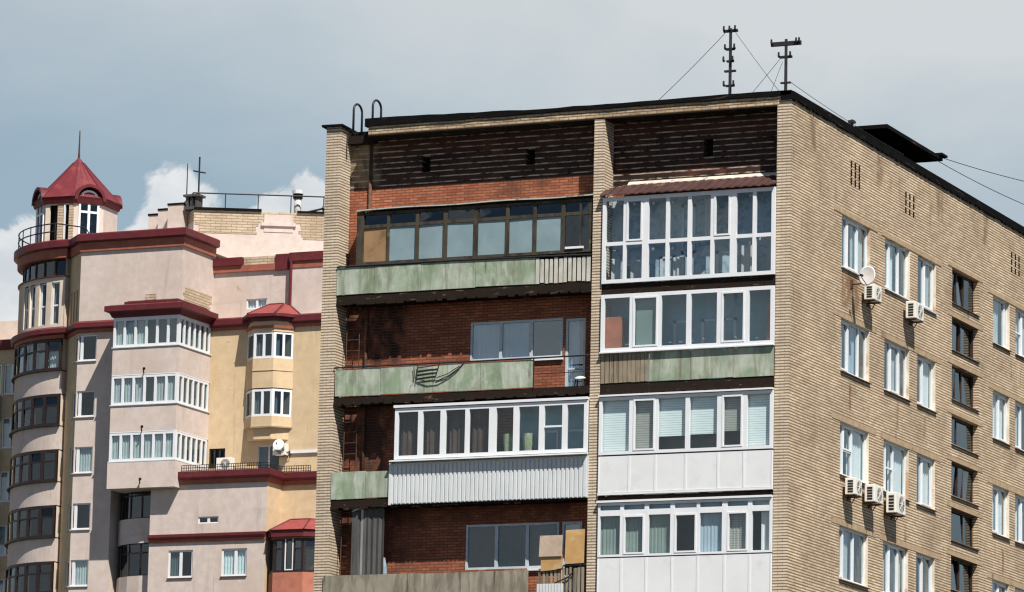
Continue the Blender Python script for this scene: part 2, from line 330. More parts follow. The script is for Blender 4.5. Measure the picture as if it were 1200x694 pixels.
        for hh in holes:
            a, b_, c, e = hh[:4]; r = hh[4] if len(hh) > 4 else (m if mr is None else mr)
            q = d - (hh[5] if len(hh) > 5 else depth)
            s.face([F.p(a, c, d), F.p(b_, c, d), F.p(b_, c, q), F.p(a, c, q)], r)
            s.face([F.p(a, e, q), F.p(b_, e, q), F.p(b_, e, d), F.p(a, e, d)], r)
            s.face([F.p(a, c, q), F.p(a, e, q), F.p(a, e, d), F.p(a, c, d)], r)
            s.face([F.p(b_, c, d), F.p(b_, e, d), F.p(b_, e, q), F.p(b_, c, q)], r)
    def build(s, name, mats, parent=None, org=None, smooth=False):
        if not isinstance(mats, (list, tuple)): mats = [mats]
        if org is None: org = ORG.get(parent.name, Vector((0, 0, 0))) if parent else Vector((0, 0, 0))
        org = Vector(org)
        me = bpy.data.meshes.new(name); me.from_pydata([v - org for v in s.v], [], s.f)
        for mt in mats: me.materials.append(M[mt] if isinstance(mt, str) else mt)
        for p, mi in zip(me.polygons, s.m): p.material_index = mi; p.use_smooth = smooth
        me.update()
        o = bpy.data.objects.new(name, me); col.objects.link(o)
        ORG[o.name] = org
        if parent: o.parent = parent; o.location = org - ORG[parent.name]
        else: o.location = org
        return o
ORG = {}
def tag(o, label, cat, group=None, kind=None):
    if label: o['label'] = label
    if cat: o['category'] = cat
    if group: o['group'] = group
    if kind: o['kind'] = kind
    return o
def thing(name, label, cat, loc, group=None):
    o = bpy.data.objects.new(name, None); o.empty_display_size = .3; col.objects.link(o)
    o.location = loc; ORG[o.name] = Vector(loc); return tag(o, label, cat, group)
def arc(cx, cy, r, a0, a1, n):
    return [(cx + r * math.cos(R_(a0 + (a1 - a0) * i / n)), cy + r * math.sin(R_(a0 + (a1 - a0) * i / n))) for i in range(n + 1)]

# ------------------------------------------------------------------ windows
def drape(mb, F, u0, u1, v0, v1, d, amp=.03, waves=None, m=0):
    n = max(6, int((u1 - u0) / .035)); w = waves or (u1 - u0) / .16; ph = random.random() * 6
    pr = None
    for i in range(n + 1):
        t = i / n; u = u0 + (u1 - u0) * t; dd = d + amp * math.sin(ph + t * w * 6.28) + amp * .4 * math.sin(ph * 2 + t * w * 13.7)
        a, b = F.p(u, v0, dd), F.p(u, v1, dd)
        if pr: mb.face([pr[0], a, b, pr[1]], m)
        pr = (a, b)
def glazing(F, u0, u1, v0, v1, cuts, trans=(), fw=.06, d=0.0, th=.06, sash=(), sw=.045, skew=.006, srow=None):
    """frame bars and panes. cuts = list of (u centre, width); trans = list of (cell index or None, v, width); sash = cells with an opening casement"""
    fr = MB(); pn = MB(); d0, d1 = d - th / 2, d + th / 2
    fr.fbox(F, u0, u1, v0, v0 + fw, d0, d1); fr.fbox(F, u0, u1, v1 - fw, v1, d0, d1)
    fr.fbox(F, u0, u0 + fw, v0 + fw, v1 - fw, d0, d1); fr.fbox(F, u1 - fw, u1, v0 + fw, v1 - fw, d0, d1)
    edges = [(u0, u0 + fw)] + [(u - w / 2, u + w / 2) for u, w in cuts] + [(u1 - fw, u1)]
    for a, b in edges[1:-1]: fr.fbox(F, a, b, v0 + fw, v1 - fw, d0, d1)
    cells = []
    for i in range(len(edges) - 1):
        a, b = edges[i][1], edges[i + 1][0]
        hs = sorted([t for t in trans if t[0] is None or t[0] == i], key=lambda t: t[1])
        zs = [v0 + fw]
        for t in hs:
            fr.fbox(F, a, b, t[1] - t[2] / 2, t[1] + t[2] / 2, d0 + .004, d1 - .004); zs += [t[1] - t[2] / 2, t[1] + t[2] / 2]
        zs.append(v1 - fw)
        for j in range(0, len(zs), 2):
            aa, bb, c, e = a, b, zs[j], zs[j + 1]
            if i in sash and (j == (len(zs) - 2 if srow is None else srow)):
                q0, q1 = d0 + .012, d1 + .012
                fr.fbox(F, aa, bb, c, c + sw, q0, q1); fr.fbox(F, aa, bb, e - sw, e, q0, q1)
                fr.fbox(F, aa, aa + sw, c + sw, e - sw, q0, q1); fr.fbox(F, bb - sw, bb, c + sw, e - sw, q0, q1)
                aa, bb, c, e = aa + sw, bb - sw, c + sw, e - sw
            k1, k2 = random.uniform(-skew, skew), random.uniform(-skew, skew)
            pn.face([F.p(aa, c, d - k1 - k2), F.p(bb, c, d + k1 - k2), F.p(bb, e, d + k1 + k2), F.p(aa, e, d - k1 + k2)])
            cells.append((i, j // 2, aa, bb, c, e))
    return fr, pn, cells
def room(mb, F, u0, u1, v0, v1, d, depth, m):
    q = d - depth; P = F.p
    mb.face([P(u0, v0, q), P(u1, v0, q), P(u1, v1, q), P(u0, v1, q)], m)
    mb.face([P(u0, v0, d), P(u1, v0, d), P(u1, v0, q), P(u0, v0, q)], m)
    mb.face([P(u0, v1, q), P(u1, v1, q), P(u1, v1, d), P(u0, v1, d)], m)
    mb.face([P(u0, v0, q), P(u0, v1, q), P(u0, v1, d), P(u0, v0, d)], m)
    mb.face([P(u1, v0, d), P(u1, v1, d), P(u1, v1, q), P(u1, v0, q)], m)
def window(parent, F, u0, u1, v0, v1, cuts=(.5,), d=-.12, fm='pvc', gm='glass', cm='curtain_white', curtain=((0, .45), (.6, 1)), fw=.07, mw=.1, sill='rust', rooms='interior', rd=1.2, trans=(), sash=(), ctop=1.0, cbot=0.0, sillout=.07, name='window', tilt=.006, label=None):
    org = F.p((u0 + u1) / 2, v0, d)
    fr, pn, cells = glazing(F, u0, u1, v0, v1, [(u0 + (u1 - u0) * c, mw) for c in cuts], trans, fw, d, .07, sash, skew=tilt)
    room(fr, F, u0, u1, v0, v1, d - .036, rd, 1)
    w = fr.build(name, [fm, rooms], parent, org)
    if label: w['label'] = label
    pn.build('pane', gm, w, org)
    if curtain:
        cb = MB(); h = v1 - v0
        for (a, b) in curtain: drape(cb, F, u0 + .03 + (u1 - u0 - .06) * a, u0 + .03 + (u1 - u0 - .06) * b, v0 + .02 + h * cbot, v0 + h * ctop - .02, d - .09, .022)
        cb.build('curtain', cm, w, org, smooth=True)
    if sill:
        sb = MB(); P = F.p
        a, b = u0 - .03, u1 + .03
        sb.hexa([P(a, v0 - .055, sillout), P(b, v0 - .055, sillout), P(b, v0 - .02, d - .03), P(a, v0 - .02, d - .03), P(a, v0 - .03, sillout), P(b, v0 - .03, sillout), P(b, v0 + .004, d - .03), P(a, v0 + .004, d - .03)])
        sb.build('sill', sill, w, org)
    return w

# ================================================================== ground, sky
g = MB(); g.face([(-2500, -2500, 0), (2500, -2500, 0), (2500, 2500, 0), (-2500, 2500, 0)])
tag(g.build('ground', 'ground'), 'dark asphalt and grass far below the buildings', 'ground', kind='structure')

# ================================================================== brick apartment building
A = thing('apartment_building', 'long yellow brick apartment block with glazed loggias on its end wall', 'building', (0, 0, 0))
D = .65                                   # depth of the loggias
FX = right(0); FY = front(0); FB = front(D)
ROWS = [25.0, 22.17, 19.37, 16.58]        # window head heights
HGT = 1.42
COLS = [(3.89, 6.16), (7.37, 9.46), (10.13, 11.72), (16.91, 18.5), (19.06, 20.75), (23.1, 25.2)]
holes = []
for r in ROWS:
    for (a, b) in COLS: holes.append((a, b, r - HGT, r))
STAIR = [25.17, 23.73, 22.35, 20.91, 19.55, 18.22, 16.84, 15.48]
SH = [1.02, .95, 1.0, .86, .98, .93, .95, .95]
for zt, h in zip(STAIR, SH): holes.append((13.15, 15.55, zt - h, zt, 0, .21))
ZT = 27.33
w = MB()
# flank; the window reveals are plastered, the stair ones bare brick
w.wall(FX, 0, 34, 0, ZT, [h for h in holes if h[0] != 13.15] + [h for h in holes if h[0] == 13.15], .16, 0, 1)
w.wall(Frame((0, 34, 0), (-1, 0, 0), (0, 1, 0)), 0, 13.6, 0, ZT)                  # far end
w.wall(Frame((-13.6, 0, 0), (0, -1, 0), (-1, 0, 0)), -34, 0, 0, 27.5)               # far flank
w.build('flank_wall', ['brick', 'reveal'], A)
for nm, x0, x1, zt, nn in (('pier', -13.6, -13.16, 27.5, 0), ('pier', -5.61, -5.32, 27.19, 0), ('pier', -.40, 0, 27.44, 0)):
    p = MB()
    F = FY
    p.face([F.p(x0, 0), F.p(x1, 0), F.p(x1, zt), F.p(x0, zt)])
    p.face([(x1, 0, 0), (x1, D, 0), (x1, D, zt), (x1, 0, zt)] if x1 < 0 else [(x1, 0, ZT), (x1, D, ZT), (x1, D, zt), (x1, 0, zt)])
    p.face([(x0, D, 0), (x0, 0, 0), (x0, 0, zt), (x0, D, zt)])
    p.face([(x0, 0, zt), (x1, 0, zt), (x1, D, zt), (x0, D, zt)])
    p.build(nm, 'brick_front', A)
# recessed wall at the back of the loggias
rw = MB()
W2 = (-9.42, -6.70, 20.90, 21.96); D2 = (-6.62, -6.04, 19.95, 21.93)
W4 = (-9.42, -6.70, 15.26, 16.47); D4 = (-6.62, -6.04, 14.4, 16.47)
vents = [(-11.0, -10.74, 26.2, 26.66), (-7.88, -7.62, 26.2, 26.66)]
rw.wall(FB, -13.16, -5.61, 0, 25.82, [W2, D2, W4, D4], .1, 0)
rw.wall(FB, -13.16, -5.61, 25.82, 27.3, vents, .25, 1)
rw.wall(FB, -5.32, -.40, 0, 25.30, [], .1, 0)
rw.wall(FB, -5.32, -.40, 25.30, 27.3, [(-2.72, -2.46, 26.1, 26.56)], .25, 1)
for (a, b, c, e) in vents + [(-2.72, -2.46, 26.1, 26.56)]:
    rw.face([FB.p(a, c, -.24), FB.p(b, c, -.24), FB.p(b, e, -.24), FB.p(a, e, -.24)], 2)
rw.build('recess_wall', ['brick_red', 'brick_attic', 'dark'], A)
# roof: slab, eaves beam of two brick courses, rag of roofing felt
rf = MB()
rf.box(-13.6, -.02, D + .004, 33.98, 27.32, 27.46)
rf.build('roof', 'felt', A)
ev = MB()
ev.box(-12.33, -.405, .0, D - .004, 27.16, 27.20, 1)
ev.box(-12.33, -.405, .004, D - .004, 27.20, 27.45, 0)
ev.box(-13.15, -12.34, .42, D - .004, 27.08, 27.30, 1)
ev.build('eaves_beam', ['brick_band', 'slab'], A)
fe = MB()
def felt_strip(pts_lo, pts_hi, y0, y1):
    for i in range(len(pts_lo) - 1):
        (xa, za), (xb, zb) = pts_lo[i], pts_lo[i + 1]; (_, ta), (_, tb) = pts_hi[i], pts_hi[i + 1]
        fe.hexa([(xa, y0, za), (xb, y0, zb), (xb, y1, zb), (xa, y1, za), (xa, y0, ta), (xb, y0, tb), (xb, y1, tb), (xa, y1, ta)])
xs = [-12.42 + (12.42 + .0) * i / 26 for i in range(27)]
rnd = random.Random(3)
felt_strip([(x, 27.455 + rnd.uniform(-.035, .012)) for x in xs], [(x, 27.53 - .008 * x + .025 * math.sin(x * .55 + 2.2) + rnd.uniform(-.015, .015)) for x in xs], -.05, .25)
fe.build('roofing_felt', 'felt', A)
fl = MB()
ys = [-.05 + 34.1 * i / 150 for i in range(151)]
for i in range(150):
    a = [27.32 + rnd.uniform(-.025, .02), 27.32 + rnd.uniform(-.025, .02)]; t = 27.53
    fl.hexa([(-.30, ys[i], a[0]), (.06, ys[i], a[0]), (.06, ys[i + 1], a[1]), (-.30, ys[i + 1], a[1]), (-.30, ys[i], t + .03), (.075, ys[i], t), (.075, ys[i + 1], t), (-.30, ys[i + 1], t + .03)])
fl.build('roof_edge_flashing', 'felt', A)
cp = MB(); cp.hexa([(-13.72, -.08, 27.50), (-13.08, -.08, 27.49), (-13.08, 1.2, 27.44), (-13.72, 1.2, 27.46), (-13.72, -.08, 27.56), (-13.08, -.08, 27.55), (-13.08, 1.2, 27.5), (-13.72, 1.2, 27.52)])
cp.build('pier_coping', 'felt', A)
for x in (-12.83, -12.25):                 # ladder handrails over the eaves
    h = MB(); y0, y1, zt = .08, .60, 27.95 if x < -12.5 else 28.02
    pts = [(x, y0, 27.3), (x, y0, zt)] + [(x, (y0 + y1) / 2 - (y1 - y0) / 2 * math.cos(R_(a)), zt + (y1 - y0) / 2 * .8 * math.sin(R_(a))) for a in range(15, 180, 15)] + [(x, y1, zt), (x, y1, 27.2)]
    h.tube(pts, .032, 8); h.build('ladder_handrail', 'iron', A, smooth=True)
ht = MB()                                  # hut over the roof hatch: tilted overhanging slab on walls
ht.box(-4.6, -.2, 8.05, 12.85, 28.22, 28.33, 0); ht.box(-4.3, -1.9, 8.4, 12.5, 27.45, 28.22, 1)
ht.box(-.32, -.1, 12.5, 13.0, 28.335, 28.40, 0)
ht.build('roof_hatch_hut', ['felt', 'slab'], A)
fu = MB(); fu.tube([(-.5, 6.0, 27.4), (-.5, 6.0, 28.05)], .04, 6); fu.box(-.58, -.42, 5.9, 6.1, 27.95, 28.02); fu.build('vent_pipe', 'iron', A)
# lintels, wall vents
for r in ROWS:
    for (a, b) in ((3.25, 6.75), (7.1, 12.2), (16.45, 21.2), (22.6, 25.7)):
        l = MB(); l.fbox(FX, a, b, r + .001, r + .145, -.1, .012); l.build('lintel', 'concrete', A)
for zt in STAIR:
    l = MB(); l.fbox(FX, 12.75, 15.95, zt + .001, zt + .13, -.1, .012); l.build('lintel', 'concrete', A)
for (a, b, c, e) in ((4.5, 5.46, 25.9, 26.6), (8.98, 9.98, 25.95, 26.6), (18.58, 19.65, 25.95, 26.6), (23.0, 24.0, 25.95, 26.6)):
    v = MB()
    for k in range(3):
        u = a + (b - a) * (k + .12) / 3
        if k == 0: v.fbox(FX, a, b, c, e, -.05, -.016, 0)
        for j in range(3): v.fbox(FX, u, u + .12, c + (e - c) * j / 3 + .03, c + (e - c) * (j + 1) / 3 - .02, -.02, .005, 0)
    v.build('wall_vent', 'dark', A)
# flank windows
CUR = {  # (row, column): curtain spans, colour, cuts, transom
 (0, 0): ([(0, .42), (.55, 1)], 'curtain_grey', (.28, .66)), (0, 1): ([(.0, .6)], 'blind_white', (.30, .66)), (0, 2): ([(0, .3), (.6, 1)], 'curtain_teal', (.5,)),
 (0, 3): ([(0, .7)], 'curtain_teal', (.12, .86)), (0, 4): ([(.1, .9)], 'curtain_grey', (.5,)),
 (1, 0): ([(.05, .3), (.5, .75)], 'curtain_blue', (.36, .72)), (1, 1): ([(.5, .9)], 'curtain_grey', (.34, .7)), (1, 2): ([(.5, 1)], 'curtain_white', (.46,)),
 (1, 3): ([(0, 1)], 'curtain_white', (.5,)), (1, 4): ([(0, .5)], 'curtain_teal', (.5,)),
 (2, 0): ([(.5, 1)], 'curtain_white', (.2, .52)), (2, 1): ([(.48, 1)], 'curtain_white', (.2, .5)), (2, 2): ([(.42, 1)], 'curtain_white', (.42,)),
 (2, 3): ([(.2, 1)], 'curtain_white', (.5,)), (2, 4): ([(.4, .8)], 'curtain_white', (.5,)),
 (3, 0): ([(.1, .55)], 'curtain_grey', (.24, .6)), (3, 1): ([(.1, .5), (.7, 1)], 'curtain_grey', (.34, .72)), (3, 2): ([(.0, .25), (.6, 1)], 'curtain_brown', (.5,)),
 (3, 3): ([(.1, .6)], 'curtain_white', (.5,)), (3, 4): ([(0, .5)], 'curtain_grey', (.5,)) }
for ri, r in enumerate(ROWS):
    for ci, (a, b) in enumerate(COLS):
        cu, cm, cuts = CUR.get((ri, ci), ([(0, .4)], 'curtain_white', (.5,)))
        tr = [(1 if len(cuts) == 2 else 0, r - .72, .045)] if (ri, ci) in ((2, 0), (2, 1), (0, 4)) else []
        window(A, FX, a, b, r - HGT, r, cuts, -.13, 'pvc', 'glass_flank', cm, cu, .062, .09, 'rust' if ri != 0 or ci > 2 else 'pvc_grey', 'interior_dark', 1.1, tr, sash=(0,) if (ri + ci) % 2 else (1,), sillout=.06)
for k, (zt, h) in enumerate(zip(STAIR, SH)):
    cuts = [(.34, .62), (.5,), (.3, .55), (.36,), (.42, .6), (.62,), (.5,), (.4,)][k]
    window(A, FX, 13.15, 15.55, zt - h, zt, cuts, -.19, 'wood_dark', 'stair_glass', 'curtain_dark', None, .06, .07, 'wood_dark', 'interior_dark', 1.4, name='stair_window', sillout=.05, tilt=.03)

# ---- loggia slabs
def slab(parent, x0, x1, zt, zb, hatch=None):
    m = MB()
    if hatch:
        a, b, c, e = hatch
        m.box(x0, a, .0, D - .004, zb, zt); m.box(b, x1, .0, D - .004, zb, zt); m.box(a, b, .0, c, zb, zt); m.box(a, b, e, D - .004, zb, zt)
    else: m.box(x0, x1, .0, D - .004, zb, zt)
    n = int((x1 - x0) / .3)                # crumbling drip edge
    for i in range(n):
        a = x0 + (x1 - x0) * i / n; b = a + (x1 - x0) / n * random.uniform(.5, 1)
        m.box(a, b, -.015, random.uniform(.03, .1), zb - random.uniform(.015, .06), zb + random.uniform(.02, .1))
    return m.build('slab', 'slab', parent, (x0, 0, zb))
def balcony(label, x0, x1, z):
    o = bpy.data.objects.new('balcony', None); o.empty_display_size = .2; col.objects.link(o)
    ORG[o.name] = Vector((x0, 0, z)); o.parent = A; o.location = (x0, 0, z); o['label'] = label
    return o
def panels(parent, edges, z0, z1, mat, y=-.02, th=.03, tilt=.012):
    for a, b in zip(edges[:-1], edges[1:]):
        m = MB(); t = [random.uniform(-tilt, tilt) for _ in range(4)]
        m.hexa([(a + .006, y, z0 + t[0]), (b - .006, y, z0 + t[1]), (b - .006, y + th, z0 + t[1]), (a + .006, y + th, z0 + t[0]),
                (a + .006, y + t[2] * .6, z1 + t[2]), (b - .006, y + t[3] * .6, z1 + t[3]), (b - .006, y + th + t[3] * .6, z1 + t[3]), (a + .006, y + th + t[2] * .6, z1 + t[2])])
        m.build('parapet_panel', mat, parent, (a, y, z0))
def slats(parent, x0, x1, z0, z1, n, mat, y=-.02, gap=.28, ragged=.02):
    m = MB(); p = (x1 - x0) / n
    for i in range(n):
        a = x0 + p * i + random.uniform(0, .012); m.box(a, a + p * (1 - gap) + random.uniform(-.01, .01), y, y + .02 + random.uniform(0, .01), z0 + random.uniform(-ragged, ragged), z1 + random.uniform(-ragged, ragged))
    m.build('slat_railing', mat, parent, (x0, y, z0))
def rail(parent, pts, r, name='rail', mat='iron'):
    m = MB(); m.tube(pts, r, 6); m.build(name, mat, parent, pts[0])
HATCH = (-13.02, -12.56, .10, .56)
def ladder(parent, z0, z1):
    m = MB()
    for x in (-12.98, -12.60): m.tube([(x, .34, z0), (x, .34, z1)], .014, 5)
    k = 0
    while z0 + .15 + .3 * k < z1: m.tube([(-12.98, .34, z0 + .15 + .3 * k), (-12.60, .34, z0 + .15 + .3 * k)], .011, 5); k += 1
    m.build('ladder', 'rust', parent, (-12.8, .34, z0))

LX0, LX1, RX0, RX1 = -13.155, -5.615, -5.315, -.405
# --- left stack, top: old wooden glazing over green panels
b = balcony('green panelled loggia with old wooden glazing and a leaning sheet roof', LX0, LX1, 22.72)
slab(b, LX0, LX1, 22.785, 22.54, HATCH)
panels(b, [-13.16, -12.02, -10.62, -9.0, -7.26], 22.80, 23.53, 'green')
slats(b, -7.24, -5.63, 22.80, 23.46, 12, 'slat_pale')
rail(b, [(-13.15, -.03, 23.57), (-9.5, -.03, 23.56), (-5.63, -.03, 23.50)], .025, 'top_rail')
wz = [(-11.68, .08), (-10.81, .10), (-9.97, .12), (-9.06, .12), (-8.13, .10), (-7.33, .10), (-6.5, .10), (-6.0, .05)]
FE = front(.10)
fr, pn, cells = glazing(FE, -12.52, -5.66, 23.60, 25.05, wz, [(None, 24.66, .09)], .08, 0, .07)
fr.fbox(FE, -12.62, -12.42, 23.56, 25.08, -.04, .06)
gl = fr.build('glazing', 'wood_old', b, (-12.5, .1, 23.6))
lo, up, ply, dk = MB(), MB(), MB(), MB()
for (i, j, a, bb, c, e) in cells:
    tgt = (ply if i == 0 else (dk if i >= 7 else lo)) if j == 0 else up
    k = random.uniform(-.008, .008)
    tgt.face([FE.p(a, c, k), FE.p(bb, c, -k), FE.p(bb, e, -k * .5), FE.p(a, e, k)])
lo.build('pane', 'frosted', b, (-11, .1, 23.7)); up.build('transom_pane', 'glass_dark', b, (-9, .1, 24.7)); dk.build('dark_pane', 'glass_dark', b, (-6, .1, 23.7)); ply.build('hardboard_infill', 'plywood_panel', b, (-12.2, .1, 23.7))
st = MB(); st.box(-6.42, -5.9, .03, .1, 23.70, 23.76); st.build('ledge', 'pvc', b, (-6.4, .03, 23.7))
sp = MB(); sp.box(-12.52, -12.49, .13, D - .01, 23.6, 25.05); sp.box(-12.5, -5.7, D - .03, D - .01, 23.4, 25.1, 0); sp.build('back_board', 'interior_dark', b, (-12.5, .3, 23.6))
rs = MB()
xs = [-12.60 + 7.0 * i / 14 for i in range(15)]
for i in range(14):
    za = 25.10 + .012 * math.sin(xs[i] * 2.1); zb = 25.10 + .012 * math.sin(xs[i + 1] * 2.1)
    rs.hexa([(xs[i], -.02, za), (xs[i + 1], -.02, zb), (xs[i + 1], D - .01, zb + .10), (xs[i], D - .01, za + .10), (xs[i], -.02, za + .035), (xs[i + 1], -.02, zb + .035), (xs[i + 1], D - .01, zb + .135), (xs[i], D - .01, za + .135)])
rs.build('sheet_roof', 'sheet_green', b, (-12.6, 0, 25.1))
# --- left stack, second: open loggia
b = balcony('open loggia with streaked green panels and bare brick behind', LX0, LX1, 19.95)
slab(b, LX0, LX1, 19.985, 19.79, HATCH); ladder(b, 19.95, 22.5)
panels(b, [-13.12, -11.75, -10.2, -8.78, -7.25], 20.0, 20.74, 'green')
rail(b, [(-13.15, -.03, 20.79), (-9.4, -.03, 20.78), (-5.62, -.03, 20.79)], .022, 'top_rail')
rail(b, [(-7.2, -.01, 20.36), (-5.63, -.01, 20.36)], .010, 'lower_rail'); rail(b, [(-7.24, -.01, 19.98), (-7.24, -.01, 20.77)], .018, 'post')
# --- left stack, third: white glazing over ribbed metal, short green panel
b = balcony('loggia with white framed glazing over ribbed grey metal and a green panel beside it', LX0, LX1, 17.12)
slab(b, LX0, LX1, 17.185, 16.97, HATCH); ladder(b, 17.12, 19.8)
panels(b, [-13.16, -12.12, -11.36], 17.20, 17.93, 'green')
cz = [(-10.49, .14), (-9.82, .16), (-9.11, .12), (-8.365, .21), (-7.68, .16), (-6.94, .15), (-6.275, .14)]
FE = front(-.06)
fr, pn, cells = glazing(FE, -11.25, -5.62, 18.20, 19.58, cz, [(6, 18.92, .05)], .10, 0, .08)
gl = fr.build('glazing', 'pvc', b, (-11.3, -.06, 18.2)); pn.build('pane', 'glass_clear', gl, (-11.3, -.06, 18.2))
tp = MB(); tp.fbox(FE, -11.28, -5.61, 19.60, 19.67, -.55, .08); tp.build('top_strip', 'pvc', b, (-11.3, 0, 19.6))
rb = MB(); n = 46; p = (11.37 - 5.60) / n
rb.box(-11.37, -5.60, -.04, 0, 17.0, 18.10)
for i in range(n): rb.box(-11.37 + p * i, -11.37 + p * (i + .62), -.062, -.041, 17.02, 18.06)
rb.box(-11.40, -11.33, -.075, .3, 16.98, 18.12); rb.box(-11.30, -5.62, .005, .05, 18.02, 18.21)
rb.build('ribbed_parapet', 'metal_rib', b, (-11.37, 0, 17.0))
sl = MB(); sl.hexa([(-11.34, -.22, 18.13), (-5.61, -.22, 18.13), (-5.61, -.02, 18.17), (-11.34, -.02, 18.17), (-11.34, -.22, 18.16), (-5.61, -.22, 18.16), (-5.61, -.02, 18.20), (-11.34, -.02, 18.20)]); sl.build('sill', 'pvc', b, (-11.34, 0, 18.1))
cu = MB()
for k, (a, e) in enumerate(((-11.18, -10.5), (-10.4, -9.85), (-9.72, -9.15), (-9.05, -8.5))): drape(cu, FE, a, e, 18.22, 19.5, -.2, .02)
cu.build('curtain', 'curtain_brown', b, (-11, .1, 18.2), smooth=True)
iw = MB(); iw.box(-11.3, -11.26, 0, D - .01, 17.95, 19.7); iw.box(-8.0, -5.62, D - .03, D - .01, 17.4, 19.7, 0); iw.build('inner_wall', 'interior_teal', b, (-11.3, .3, 18))
iw = MB()
for (a, e) in ((-7.35, -6.75), (-6.65, -5.95)):
    for (x0, x1, z0, z1) in ((a, e, 18.86, 18.92), (a, a + .05, 17.6, 18.86), (e - .05, e, 17.6, 18.86)): iw.box(x0, x1, D - .06, D - .031, z0, z1)
iw.build('inner_window_frame', 'pvc_grey', b, (-7, .6, 18))
# --- left stack, fourth: stained cement panel
b = balcony('open loggia with a stained cement parapet and boards leaning over a slat railing', LX0, LX1, 14.32)
slab(b, LX0, LX1, 14.32, 14.12); ladder(b, 14.32, 16.95)
panels(b, [-13.3, -10.4, -7.27], 14.38, 15.12, 'grey_panel', y=-.05, th=.05)
slats(b, -6.98, -5.64, 14.40, 15.16, 12, 'slat_brown', gap=.4)
rail(b, [(-7.0, -.01, 15.08), (-6.28, -.05, 15.13), (-6.27, -.02, 15.21), (-5.63, -.02, 15.23)], .022, 'top_rail')
rail(b, [(-6.5, -.06, 14.75), (-6.1, -.07, 14.9), (-5.95, -.07, 15.04)], .018, 'stay_bar')
# windows of the open loggias
def recess_window(F, W, Dr, cuts, cm, cur):
    window(A, F, W[0], W[1], W[2], W[3], cuts, -.05, 'paint_blue', 'glass_blue' if W[2] > 18 else 'glass_teal', cm, cur, .06, .09, None, 'interior_dark', 1.0, tilt=.004)
    s = MB(); s.fbox(F, W[0] + 1.85, W[1] + .03, W[2] - .075, W[2] - .005, -.05, .07); s.build('window_sill', 'pvc', A, F.p(W[0], W[2], 0))
    window(A, F, Dr[0], Dr[1], Dr[2], Dr[3], (), -.05, 'paint_blue', 'glass_blue', cm, cur, .07, .09, None, 'interior_dark', 1.0, [(0, Dr[2] + .62, .05)], name='balcony_door')
recess_window(FB, W2, D2, (.33, .66), 'curtain_blue', [(0, .62)])
recess_window(FB, W4, D4, (.33, .66), 'curtain_dark', [(.3, .62), (.7, .95)])
dp = MB(); dp.tube([(-12.52, D - .05, 14.3), (-12.52, D - .05, 27.1)], .045, 8); dp.build('drainpipe', 'rust', A, smooth=True)

# --- right stack, top: two tiers of white frames under a ribbed canopy
b = balcony('loggia closed by two tiers of white framed panes under a brown canopy', RX0, RX1, 22.6)
slab(b, RX0, RX1, 22.675, 22.42)
FE = front(-.03)
cz = [(-4.655, .09), (-4.065, .18), (-3.435, .10), (-2.81, .11), (-2.165, .10), (-1.575, .18), (-.985, .10)]
fr, pn, cells = glazing(FE, -5.30, -.41, 22.68, 25.0, cz, [(None, 23.74, .10)], .10, 0, .08, sash=(1, 5))
gl = fr.build('glazing', 'pvc', b, (-5.3, 0, 22.7)); pn.build('pane', 'glass_clear', gl, (-5.3, 0, 22.7))
cn = MB(); n = 40
for i in range(n):
    xa = -5.35 + 4.95 * i / n; xb = -5.35 + 4.95 * (i + 1) / n; h = .018 if i % 2 else 0
    f0 = max(0., min(1., (xa + 5.35) / .5)); inset0 = min(D - .02, .1 + f0 * (D - .12)) if xa < -4.85 else D - .02
    z1 = 25.10 + .36 * (inset0 + .16) / (D + .14)
    cn.hexa([(xa, -.18, 25.02 + h), (xb, -.18, 25.02 + h), (xb, inset0, z1 + h), (xa, inset0, z1 + h), (xa, -.18, 25.045 + h), (xb, -.18, 25.045 + h), (xb, inset0, z1 + .025 + h), (xa, inset0, z1 + .025 + h)])
cn.build('canopy', 'canopy_brown', b, (-5.3, 0, 25.0))
fl = MB(); fl.hexa([(-4.85, D - .14, 25.41), (-.42, D - .14, 25.41), (-.42, D - .02, 25.47), (-4.85, D - .02, 25.47), (-4.85, D - .14, 25.44), (-.42, D - .14, 25.44), (-.42, D - .02, 25.54), (-4.85, D - .02, 25.54)])
fl.build('flashing', 'flash', b, (-4.8, .5, 25.4))
iw = MB(); iw.box(-5.3, -.42, D - .05, D - .01, 22.62, 25.05); iw.build('inner_wall', 'paper', b, (-5.3, .6, 22.6))
iw = MB()
for (a, e, z0, z1) in ((-3.9, -3.1, 22.7, 23.45), (-3.3, -2.9, 23.5, 24.8), (-2.3, -1.35, 22.8, 23.5), (-4.95, -4.2, 22.7, 23.3)):
    for (x0, x1, q0, q1) in ((a, e, z0, z0 + .06), (a, e, z1 - .06, z1), (a, a + .07, z0, z1), (e - .07, e, z0, z1), ((a + e) / 2 - .04, (a + e) / 2 + .04, z0, z1)): iw.box(x0, x1, D - .075, D - .051, q0, q1)
iw.build('inner_window_frame', 'pvc_grey', b, (-3, .6, 23))
cu = MB()
for (a, e, z0, z1) in ((-4.6, -4.25, 22.72, 23.3), (-3.38, -3.05, 22.72, 23.35), (-2.5, -2.2, 23.7, 24.85), (-1.45, -1.1, 22.75, 23.55), (-5.15, -4.9, 22.75, 23.4)): drape(cu, FE, a, e, z0, z1, -.28, .02)
cu.build('hanging_linen', 'curtain_grey', b, (-3, .3, 22.8), smooth=True)
lp = MB()
for i in range(9):
    for z in (23.55, 24.78):
        if random.random() < .8:
            x = -5.05 + .55 * i; lp.fbox(FE, x, x + .06, z + random.uniform(-.06, .06), z + .05 + random.uniform(-.02, .03), -.16, -.13)
lp.build('glint_dot', 'pvc', b, (-3, .1, 23.5))  # small white boxes modelled in place of reflections and lights in the panes
